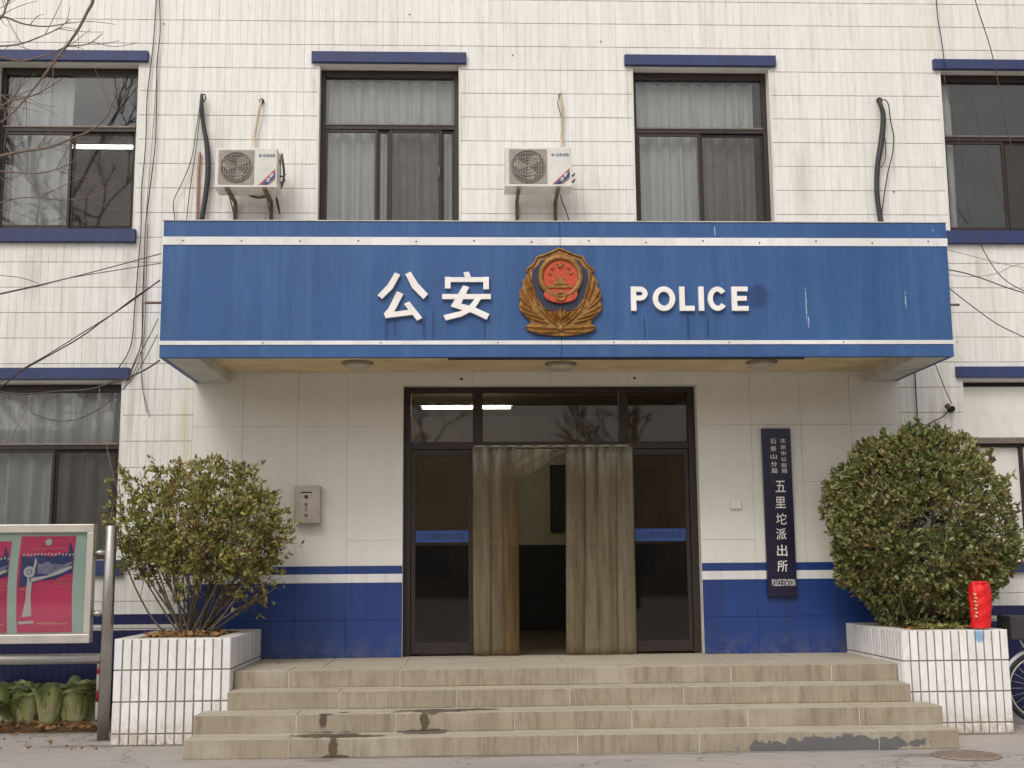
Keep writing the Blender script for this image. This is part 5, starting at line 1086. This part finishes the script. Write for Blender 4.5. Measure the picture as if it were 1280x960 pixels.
# posters pinned on the backing
def poster(u0, u1, v0, v1, label, full=True):
    pass
py = YP + .016
def pst(label, xa, xb, za, zb_):
    t = thing('poster', label, 'poster', ((xa + xb) / 2, py, za), 'pink posters in the notice board'); n_ = 12; w_ = xb - xa; hh_ = zb_ - za
    L1 = [(xa + .022 * math.sin(math.pi * i / n_) * -1 + .018, za + hh_ * i / n_) for i in range(n_ + 1)]; R1 = [(xb - .016 * math.sin(math.pi * i / n_), za + hh_ * i / n_) for i in range(n_ + 1)]
    q = MB(); vs = []
    for (a_, b_) in zip(L1, R1): vs += [(a_[0], py + .003 * math.sin(a_[1] * 12), a_[1]), (b_[0], py - .003 * math.sin(a_[1] * 9), b_[1])]
    q.add(vs, [(2 * i, 2 * i + 1, 2 * i + 3, 2 * i + 2) for i in range(n_)]); o = q.build('sheet', 'poster_pink', t); s__ = o.modifiers.new('s', 'SOLIDIFY'); s__.thickness = .002
    F_ = lambda u, v: (xa + w_ * (u - 75) / (510 - 75), zb_ - hh_ * (v - 160) / (805 - 160))
    def poly(nm, pts, mat, dy): MB().prism(list(reversed([F_(*p) for p in pts])), py - .005 - dy, py - .0045 - dy + .0002).build(nm, mat, t)
    poly('night_band', [(100, 285), (160, 300), (240, 285), (330, 300), (420, 275), (496, 262), (494, 410), (440, 420), (360, 452), (250, 460), (180, 480), (90, 505), (95, 380)], 'poster_navy', 0)
    poly('skyline', [(225, 340), (260, 350), (300, 330), (330, 345), (420, 352), (490, 330), (490, 345), (430, 395), (330, 420), (230, 410)], 'poster_light', .0006)
    poly('skyline', [(462, 215), (470, 200), (478, 215), (490, 250), (494, 330), (462, 300)], 'poster_navy', .0006)
    poly('road', [(180, 440), (300, 425), (400, 385), (490, 360), (490, 375), (400, 415), (280, 445), (180, 470)], 'poster_pale', .0009)
    poly('tower', [(150, 470), (188, 470), (184, 560), (196, 690), (215, 725), (215, 745), (100, 750), (98, 735), (125, 690), (145, 590)], 'poster_pale', .0012)
    MB().disc(F_(165, 400), w_ * .10, py - .0075, py - .0062, 20).build('tower_head', 'poster_pale', t)
    MB().ring(F_(165, 400), w_ * .03, w_ * .05, py - .009, py - .0076, 16).build('tower_head', 'poster_light', t)
    poly('tower_tip', [(190, 380), (208, 300), (220, 330), (205, 400)], 'poster_pale', .0012); poly('tower_tip', [(150, 440), (165, 440), (178, 480), (155, 480)], 'poster_pale', .0014)
    poly('base_band', [(105, 700), (225, 695), (230, 725), (100, 730)], 'poster_pink', .0018)
    MB().disc(F_(303, 200), w_ * .06, py - .0062, py - .0048, 14).build('crest', 'board_green', t)
    for v_, u_a, u_b, st_, mat in ((243, 160, 440, 17, 'poster_gold'), (282, 110, 490, 27, 'poster_pale'), (452, 385, 490, 18, 'poster_gold'), (476, 365, 490, 20, 'poster_gold'), (500, 385, 470, 20, 'poster_gold')):
        q = MB(); u_ = u_a; big_ = v_ == 282
        while u_ < u_b:
            dv_ = random.uniform(-3, 3); hgt = 11 if big_ else 5; x_, z__ = F_(u_, v_ + dv_)
            s1_ = w_ / 435; q.prism([(x_, z__ - hgt * s1_), (x_ + st_ * .5 * s1_, z__ - hgt * .6 * s1_), (x_ + st_ * .62 * s1_, z__ + hgt * s1_), (x_ + st_ * .12 * s1_, z__ + hgt * .5 * s1_)], py - .0075, py - .0062); u_ += st_
        q.build('print_line', mat, t)
    poly('gold_line', [(240, 738), (480, 745), (480, 752), (240, 750)], 'poster_gold', .0004); poly('gold_line', [(100, 510), (150, 515), (150, 522), (100, 518)], 'poster_gold', .0004)  # thin gold lines laid on the sheet
a = (-4.606, -1.120, 0.878); b = (-4.133, -1.120, 1.679); pst('pink and navy poster with a white tower, nearest the right post of the board', a[0], b[0], a[2], b[2])
wd_ = b[0] - a[0]; pst('left pink poster cut off by the edge of the picture', a[0] - wd_ - .08, a[0] - .065, a[2] + .0, b[2] - .04)
# shelf plants on the sill of the ground floor window
sp = thing('potted_plant', 'small dark green leafy plant on the sill inside the ground floor window', 'plant', (-4.925, 0.300, 1.876))
p = Vector((-4.901, 0.240, 1.813)); MB().lathe((p.x, .26, 1.50), [(.05, 0), (.07, .12), (.075, .125)], 16).build('pot', 'rust_bracket', sp)
rn = np.random.default_rng(3); n_ = 160; P0 = np.array([p.x, .26, 1.64]) + rn.normal(size=(n_, 3)) * np.array([.14, .02, .04]); L_ = rn.uniform(.04, .09, n_); leaves('foliage', P0, rn.normal(size=(n_, 3)) + np.array([0, 0, .6]), L_, L_ * .35, 'leaf_round_bush', sp, rn)

# ------------------------------------------------------------------ red and white warning pole
px_, py_, _z = (-4.103, -0.387, 0.000)
wp = thing('warning_pole', 'thin red and white striped pole in a concrete foot beside the steel post', 'pole', (px_, py_, 0))
zc = [0.05, 0.235, 0.328, 0.475, 0.522, 0.623]
for i in range(5): MB().lathe((px_, py_, 0), [(.021 + .0006 * (i % 2), zc[i]), (.021 + .0006 * (i % 2), zc[i + 1])], 14).build('red_band' if i % 2 else 'white_band', 'stripe_red' if i % 2 else 'letter_white', wp)
MB().lathe((px_ - .02, py_, 0.001), [(.15, 0), (.145, .03), (.05, .06), (.03, .065)], 20).build('foot', 'concrete_base', wp)

# ------------------------------------------------------------------ cabbages in a row on the dirt strip
struct(MB().box(-9, -3.70, -.62, -.02, -.02, .045).build('dirt_strip', 'soil', None, .01))
def cab_meshes(seed):
    r = np.random.default_rng(seed); out = []
    # heart
    V = []; nu, nv_ = 14, 12
    for j in range(nv_):
        t = j / (nv_ - 1); rad = .075 * (math.sin(math.pi * min(1, t * .85 + .12)) ** .6) + .004
        for i in range(nu): a_ = 2 * math.pi * i / nu; w_ = 1 + .09 * math.sin(a_ * 5 + seed) + .05 * r.normal() * t; V.append((rad * w_ * math.cos(a_), rad * w_ * math.sin(a_), .30 * t))
    F = [(j * nu + i, j * nu + (i + 1) % nu, (j + 1) * nu + (i + 1) % nu, (j + 1) * nu + i) for j in range(nv_ - 1) for i in range(nu)]
    out.append((V, F, [v[2] / .30 for v in V]))
    # an outer leaf: pale midrib at the base, wavy green blade
    V = []; nu, nv_ = 11, 14; T_ = []
    for j in range(nv_):
        t = j / (nv_ - 1); hw = .045 + .070 * math.sin(min(1, t * 1.15) * math.pi * .62); out_ = .078 + .03 * t ** 2 * 2.2
        for i in range(nu):
            s = i / (nu - 1) * 2 - 1; fr2 = .030 * math.sin(s * 11 + t * 9 + seed) * t * abs(s); a_ = s * hw / .085
            V.append((math.sin(a_) * (out_ + fr2), -math.cos(a_) * (out_ + fr2), .32 * t * (1 - .10 * abs(s) ** 2) + .01 * math.sin(s * 12) * t - (.09 * max(0, t - .8) / .2 if seed % 2 else .02 * t)))
            T_.append(min(1, .04 + 1.05 * abs(s) ** .8 * (.25 + t) + .45 * t ** 3))
    F = [(j * nu + i, j * nu + i + 1, (j + 1) * nu + i + 1, (j + 1) * nu + i) for j in range(nv_ - 1) for i in range(nu - 1)]
    out.append((V, F, T_)); return out
CM = {}
for sd_ in (0, 1):
    ms_ = []
    for (V, F, T_) in cab_meshes(sd_):
        o = np_mesh('tmp', np.array(V), np.array(F), 'cabbage', None, T_); me = o.data; me.polygons.foreach_set('use_smooth', [True] * len(F)); bpy.data.objects.remove(o); ms_.append(me)
    CM[sd_] = ms_
cabs = [(8, -.2, .95, .2, 'half hidden cabbage at the left edge of the picture, left of the row'), (35, -.28, 1.0, -.15, 'cabbage second from the left edge, leaning left with broad dark outer leaves'), (64, -.36, .98, .12, 'cabbage with straight pale ribs, in the middle of the row'),
        (93, -.30, 1.12, -.10, 'rightmost and tallest cabbage, nearest the striped pole'), (-30, -.25, 1.0, .1, 'cabbage beyond the left edge of the picture'),]
for i, (u, yy, s, lean, lb) in enumerate(cabs):
    x = {8: -4.936, 35: -4.739, 64: -4.541, 93: -4.336, -30: -5.162}[u]
    if u == -30: continue
    t = thing('cabbage', lb, 'cabbage', (x, yy, .047), 'cabbages lined up under the notice board')
    t.rotation_euler = (random.uniform(-.22, -.05), lean, random.uniform(-.5, .5)); t.scale = (s * 1.12, s * 1.12, s * 1.22)
    ms_ = CM[i % 2]; o = bpy.data.objects.new('heart', ms_[0]); C.objects.link(o); o.parent = t
    for j in range(7):
        o = bpy.data.objects.new('outer_leaf', ms_[1]); C.objects.link(o); o.parent = t; o.rotation_euler = (random.uniform(.02, .30), random.uniform(-.1, .1), j * 2 * math.pi / 7 + random.uniform(-.3, .3)); o.scale = (random.uniform(.85, 1.1),) * 3; s_ = o.modifiers.new('s', 'SOLIDIFY'); s_.thickness = .003
# a second row of flopped tops behind
for i, (x, lb) in enumerate(((-4.901, 'cabbage lying behind the row near the left edge, only its ruffled top showing'), (-4.700, 'ruffled cabbage top behind, between the two middle cabbages'), (-4.486, 'ruffled cabbage top behind the pale ribbed cabbage'), (-4.269, 'small ruffled cabbage top beside the striped pole, behind the row'))):
    t = thing('cabbage', lb, 'cabbage', (x, -.14, .05), 'cabbages lined up under the notice board'); t.rotation_euler = (-.1, random.uniform(-.3, .3), random.uniform(0, 3)); t.scale = (1.1, .8, 1.12)
    ms_ = CM[i % 2]; o = bpy.data.objects.new('heart', ms_[0]); C.objects.link(o); o.parent = t
    for j in range(6):
        o = bpy.data.objects.new('outer_leaf', ms_[1]); C.objects.link(o); o.parent = t; o.rotation_euler = (random.uniform(.1, .5), 0, j * math.pi / 3 + random.uniform(-.3, .3)); s_ = o.modifiers.new('s', 'SOLIDIFY'); s_.thickness = .003
rn = np.random.default_rng(9)
litter('fallen_leaves', 'torn brown cabbage leaves and litter on the dirt under the notice board', -5.3, -3.8, -.72, -.30, .048, 260, .06, 'dead_leaf', 'leaves', rn)
litter('fallen_leaves', 'few scattered dry leaves on the pavement at the lower left', -5.2, -3.5, -1.9, -.8, .004, 44, .05, 'dead_leaf', 'leaves', rn)

# ------------------------------------------------------------------ manhole cover
p = (2.799, -2.652, 0.000)
mh = thing('manhole_cover', 'round rusty ribbed manhole cover in the pavement at the lower right', 'manhole cover', (p[0], p[1], 0))
RM = (3.043, -2.676, 0.000)[0] - p[0]
MB().lathe((p[0], p[1], 0), [(RM, .002), (RM, .010), (RM * .93, .011), (RM * .92, .007)], 48).build('ring', 'iron', mh)
MB().lathe((p[0], p[1], 0), [(RM * .90, .003), (RM * .90, .012)], 48).build('cover', 'iron', mh)
q = MB()
for i in range(-9, 10):
    x = i * RM * .09
    hh = math.sqrt(max(0, (RM * .86) ** 2 - x * x)); q.box(p[0] + x - .007, p[0] + x + .007, p[1] - hh, p[1] + hh, .0122, .0165)
q.build('rib', 'iron', mh)['kind'] = 'stuff'

# ------------------------------------------------------------------ bicycle at the right edge
wc = Vector((4.150, -1.000, 0.432)); wc.z = .31
bk = thing('bicycle', 'dark parked bicycle cut off by the right edge beside the right planter', 'bicycle', (wc.x, -1.0, 0))
def wheel(c):
    a_ = MB(); n_ = 40; a_.tube([(c[0] + .29 * math.cos(2 * math.pi * i / n_), c[1], c[2] + .29 * math.sin(2 * math.pi * i / n_)) for i in range(n_ + 1)], .02, 8, False); w_ = a_.build('wheel', 'tyre', bk)
    a_ = MB(); a_.tube([(c[0] + .262 * math.cos(2 * math.pi * i / n_), c[1], c[2] + .262 * math.sin(2 * math.pi * i / n_)) for i in range(n_ + 1)], .009, 6, False); a_.build('rim', 'alloy', w_)
    a_ = MB()
    for i in range(24): a_.tube([(c[0], c[1] + .02 * (-1) ** i, c[2]), (c[0] + .26 * math.cos(2 * math.pi * i / 24), c[1], c[2] + .26 * math.sin(2 * math.pi * i / 24))], .0015, 4)
    a_.tube([(c[0], c[1] - .05, c[2]), (c[0], c[1] + .05, c[2])], .02, 8); a_.build('spokes', 'alloy', w_)
wheel(wc); wheel(wc + Vector((1.02, 0, 0)))
q = MB(); hb = wc + Vector((.22, 0, .45)); bb = wc + Vector((.55, 0, -.02)); sp_ = wc + Vector((.70, 0, .42)); rw = wc + Vector((1.02, 0, 0))
q.tube([wc + Vector((0, -.05, 0)), hb + Vector((-.05, -.05, -.06)), hb], .014); q.tube([wc + Vector((0, .05, 0)), hb + Vector((-.05, .05, -.06)), hb], .014)
q.tube([hb, hb + Vector((.04, 0, .13))], .018); q.tube([hb, bb], .018); q.tube([hb + Vector((.03, 0, .08)), sp_], .016); q.tube([bb, sp_ + Vector((.03, 0, .1))], .016); q.tube([bb, rw], .012); q.tube([sp_, rw], .010); q.build('frame', 'bike_purple', bk)
q = MB(); top = hb + Vector((.05, 0, .22)); q.tube([hb + Vector((.04, 0, .12)), top], .012); q.tube(smooth_pts([top + Vector((.12, -.28, .0)), top + Vector((-.04, -.2, .04)), top, top + Vector((-.04, .2, .04)), top + Vector((.12, .28, 0))], 4), .012); q.build('handlebar', 'alloy', bk)
MB().tube(smooth_pts([sp_ + Vector((-.12, 0, .13)), sp_ + Vector((.03, 0, .14)), sp_ + Vector((.16, 0, .15))], 4), [.02, .025, .03, .035, .045, .055, .06, .06, .05], 10).build('saddle', 'tyre', bk)
q = MB(); n_ = 16; q.tube([(wc.x + .325 * math.cos(a_), wc.y, wc.z + .325 * math.sin(a_)) for a_ in np.linspace(.6, 3.3, n_)], .018, 6); q.build('mudguard', 'bike_white', bk)
B('clutter_box', 'rubber_grey', bk, wc.x - .28, wc.x + .02, -1.14, -.86, wc.z + .42, wc.z + .62, .01)  # plain dark box added as a stand-in for dark clutter here
a_ = MB(); p0 = (3.955, -1.050, 0.805); p1 = (4.009, -1.050, 0.668); p2 = (4.096, -1.050, 0.790); a_.tube([p0, p1, p2], .012, 6); a_.build('stay', 'bike_white', bk)

# ------------------------------------------------------------------ bare tree at the left, its twigs reaching into the picture
YT = -4.0
tr_ = thing('bare_tree', 'leafless street tree whose thin twigs cross the upper left window', 'tree', (-5.9, YT, 0))
MB().tube(smooth_pts([(-5.9, YT, 0), (-5.95, YT, 1.2), (-5.85, YT + .1, 2.6), (-5.7, YT, 3.8), (-5.6, YT - .1, 5.2)], 4), [float(v) for v in np.linspace(.15, .05, 17)], 12).build('trunk', 'bark', tr_)
def limb(pts, r0_, r1_, n=4, nm='branch', mat='twig'):
    p2 = smooth_pts(pts, n); q = MB(); q.tube(p2, [float(v) for v in np.linspace(r0_, r1_, len(p2))], 6); return q, p2
rn = np.random.default_rng(21)
LIMBS = [([(-5.6, YT, 5.2)] + [(-3.607, -4.000, 5.784), (-3.379, -4.000, 5.388), (-3.284, -4.000, 5.135), (-3.316, -4.000, 5.023), (-3.373, -4.000, 4.894), (-3.455, -4.000, 4.760), (-3.542, -4.000, 4.632), (-3.618, -4.000, 4.517), (-3.704, -4.000, 4.396), (-3.801, -4.000, 4.286), (-3.915, -4.000, 4.221)], .014, .004),
         ([(-5.7, YT, 3.8)] + [(-4.483, -4.000, 4.762), (-4.085, -4.000, 4.976), (-3.880, -4.000, 4.989), (-3.722, -4.000, 4.935), (-3.566, -4.000, 4.920), (-3.422, -4.000, 4.949)], .010, .0028),
         ([(-5.75, YT, 4.2)] + [(-4.278, -4.000, 4.764), (-3.971, -4.000, 4.777), (-3.766, -4.000, 4.790), (-3.614, -4.000, 4.847), (-3.503, -4.000, 4.904), (-3.423, -4.000, 4.971)], .008, .0025),
         ([(-5.72, YT, 3.9)] + [(-4.312, -4.000, 4.489), (-3.967, -4.000, 4.700), (-3.734, -4.000, 4.680), (-3.556, -4.000, 4.726), (-3.430, -4.000, 4.782), (-3.301, -4.000, 4.800), (-3.211, -4.000, 4.873)], .009, .0026),
         ([(-5.8, YT, 3.0)] + [(-4.527, -4.000, 3.895), (-4.079, -4.000, 3.988), (-3.828, -4.000, 4.033), (-3.677, -4.000, 4.066), (-3.516, -4.000, 4.093), (-3.376, -4.000, 4.154), (-3.250, -4.000, 4.214), (-3.152, -4.000, 4.318), (-3.115, -4.000, 4.433), (-3.074, -4.000, 4.565)], .012, .003),
         ([(-5.82, YT, 3.1)] + [(-4.473, -4.000, 3.842), (-4.025, -4.000, 3.924), (-3.823, -4.000, 3.931), (-3.619, -4.000, 3.916), (-3.468, -4.000, 3.943), (-3.344, -4.000, 4.008), (-3.270, -4.000, 4.084)], .008, .0022),
         ([(-5.7, YT, 3.7)] + [(-4.418, -4.000, 4.543), (-4.057, -4.000, 4.480), (-3.851, -4.000, 4.449), (-3.775, -4.000, 4.368), (-3.729, -4.000, 4.276)], .008, .0025),
         ([(-5.7, YT, 4.6)] + [(-4.080, -4.000, 4.876), (-3.888, -4.000, 4.961), (-3.842, -4.000, 5.056), (-3.817, -4.000, 5.180), (-3.794, -4.000, 5.326)], .010, .004),
         ([(-5.82, YT, 2.9)] + [(-4.402, -4.000, 3.526), (-3.959, -4.000, 3.659), (-3.762, -4.000, 3.739), (-3.611, -4.000, 3.756), (-3.408, -4.000, 3.740), (-3.206, -4.000, 3.778), (-3.057, -4.000, 3.875)], .006, .0015),
         ([(-5.75, YT, 3.5)] + [(-4.289, -4.000, 4.111), (-3.994, -4.000, 4.274), (-3.796, -4.000, 4.395), (-3.645, -4.000, 4.440), (-3.545, -4.000, 4.495), (-3.456, -4.000, 4.562)], .008, .0025)]
tw = MB()
for pts, r0_, r1_ in LIMBS:
    q, p2 = limb(pts, r0_, r1_); q.build('branch', 'twig', tr_)
    for s in range(7):
        i = int(rn.uniform(.35, .97) * (len(p2) - 2)); a_ = p2[i]; dv = (p2[i + 1] - p2[i]).normalized(); sd2 = Vector((dv.z, rn.normal() * .4, -dv.x)) * (1 if rn.random() < .5 else -1)
        L2 = rn.uniform(.10, .34); e_ = a_ + (dv * .8 + sd2 * .6) * L2; tw.tube(smooth_pts([a_, a_.lerp(e_, .5) + Vector((0, 0, rn.normal() * .02)), e_], 3), [.0028, .0026, .0024, .0022, .002, .0018, .0015], 4)
o = tw.build('twig', 'twig', tr_); o['kind'] = 'stuff'
# crown above the picture, which the windows mirror
cr = MB()
def grow(p, d, L3, r_, dep):
    e_ = p + d * L3; cr.tube([p, p.lerp(e_, .5) + Vector(rn.normal(scale=L3 * .05, size=3)), e_], [r_, r_ * .85, r_ * .7], 5)
    if dep == 0: return
    for _ in range(3 if dep > 1 else 4):
        d2_ = (d + Vector(rn.normal(scale=.42, size=3)) + Vector((0, 0, .12))).normalized(); grow(e_, d2_, L3 * rn.uniform(.6, .85), r_ * .62, dep - 1)
for a_ in range(4): grow(Vector((-5.6, YT - .1, 5.1)), Vector((math.cos(a_ * 1.6) * .6 - .45, math.sin(a_ * 1.6) * .6 - .5, .8)).normalized(), 1.2, .045, 4)
o = cr.build('crown', 'twig', tr_); o['kind'] = 'stuff'

# ------------------------------------------------------------------ across the street (mirrored in the glass)
for i, (x, wd2, hh2) in enumerate(((-26, 22, 8.4), (0, 24, 7.6), (27, 24, 8.2))):
    t = thing('street_house', ('brown two-storey shop row across the street, left of the entrance axis', 'brown two-storey shop row straight across the street', 'brown two-storey shop row across the street, right of the entrance axis')[i], 'building', (x, -52, 0))
    B('wall', 'far_brick', t, x - wd2 / 2, x + wd2 / 2, -58, -52, 0, hh2); B('roof', 'rubber_grey', t, x - wd2 / 2 - .3, x + wd2 / 2 + .3, -58.3, -51.7, hh2, hh2 + .3)
    for j in range(12): B('window', 'far_window', t, x - wd2 / 2 + 1.2 + (j % 6) * 3.6, x - wd2 / 2 + 3.2 + (j % 6) * 3.6, -51.999, -51.95, 1 + 3.8 * (j // 6), 2.8 + 3.8 * (j // 6))
def street_tree(x, y, h_, lb):
    global cr
    t = thing('street_tree', lb, 'tree', (x, y, 0), 'bare trees across the street')
    MB().tube([(x, y, 0), (x + .1, y, h_ * .3), (x, y, h_ * .5)], [.2, .15, .11], 8).build('trunk', 'bark', t)
    cr = MB()
    for _ in range(3): grow(Vector((x, y, h_ * .42)), Vector((rn.normal() * .4, rn.normal() * .4, 1)).normalized(), h_ * .2, .08, 4)
    o = cr.build('crown', 'bark', t); o['kind'] = 'stuff'
for i, (x, y, h_) in enumerate(((-16, -30, 8), (-10.5, -24, 9), (-3.5, -32, 8), (5, -30, 7.5), (12, -27, 8))):
    street_tree(x, y, h_, ['leafless tree far left across the street', 'tall leafless tree across the street, second from the left', 'leafless tree across the street opposite the door', 'shorter leafless tree across the street, right of the door', 'leafless tree far right across the street'][i])
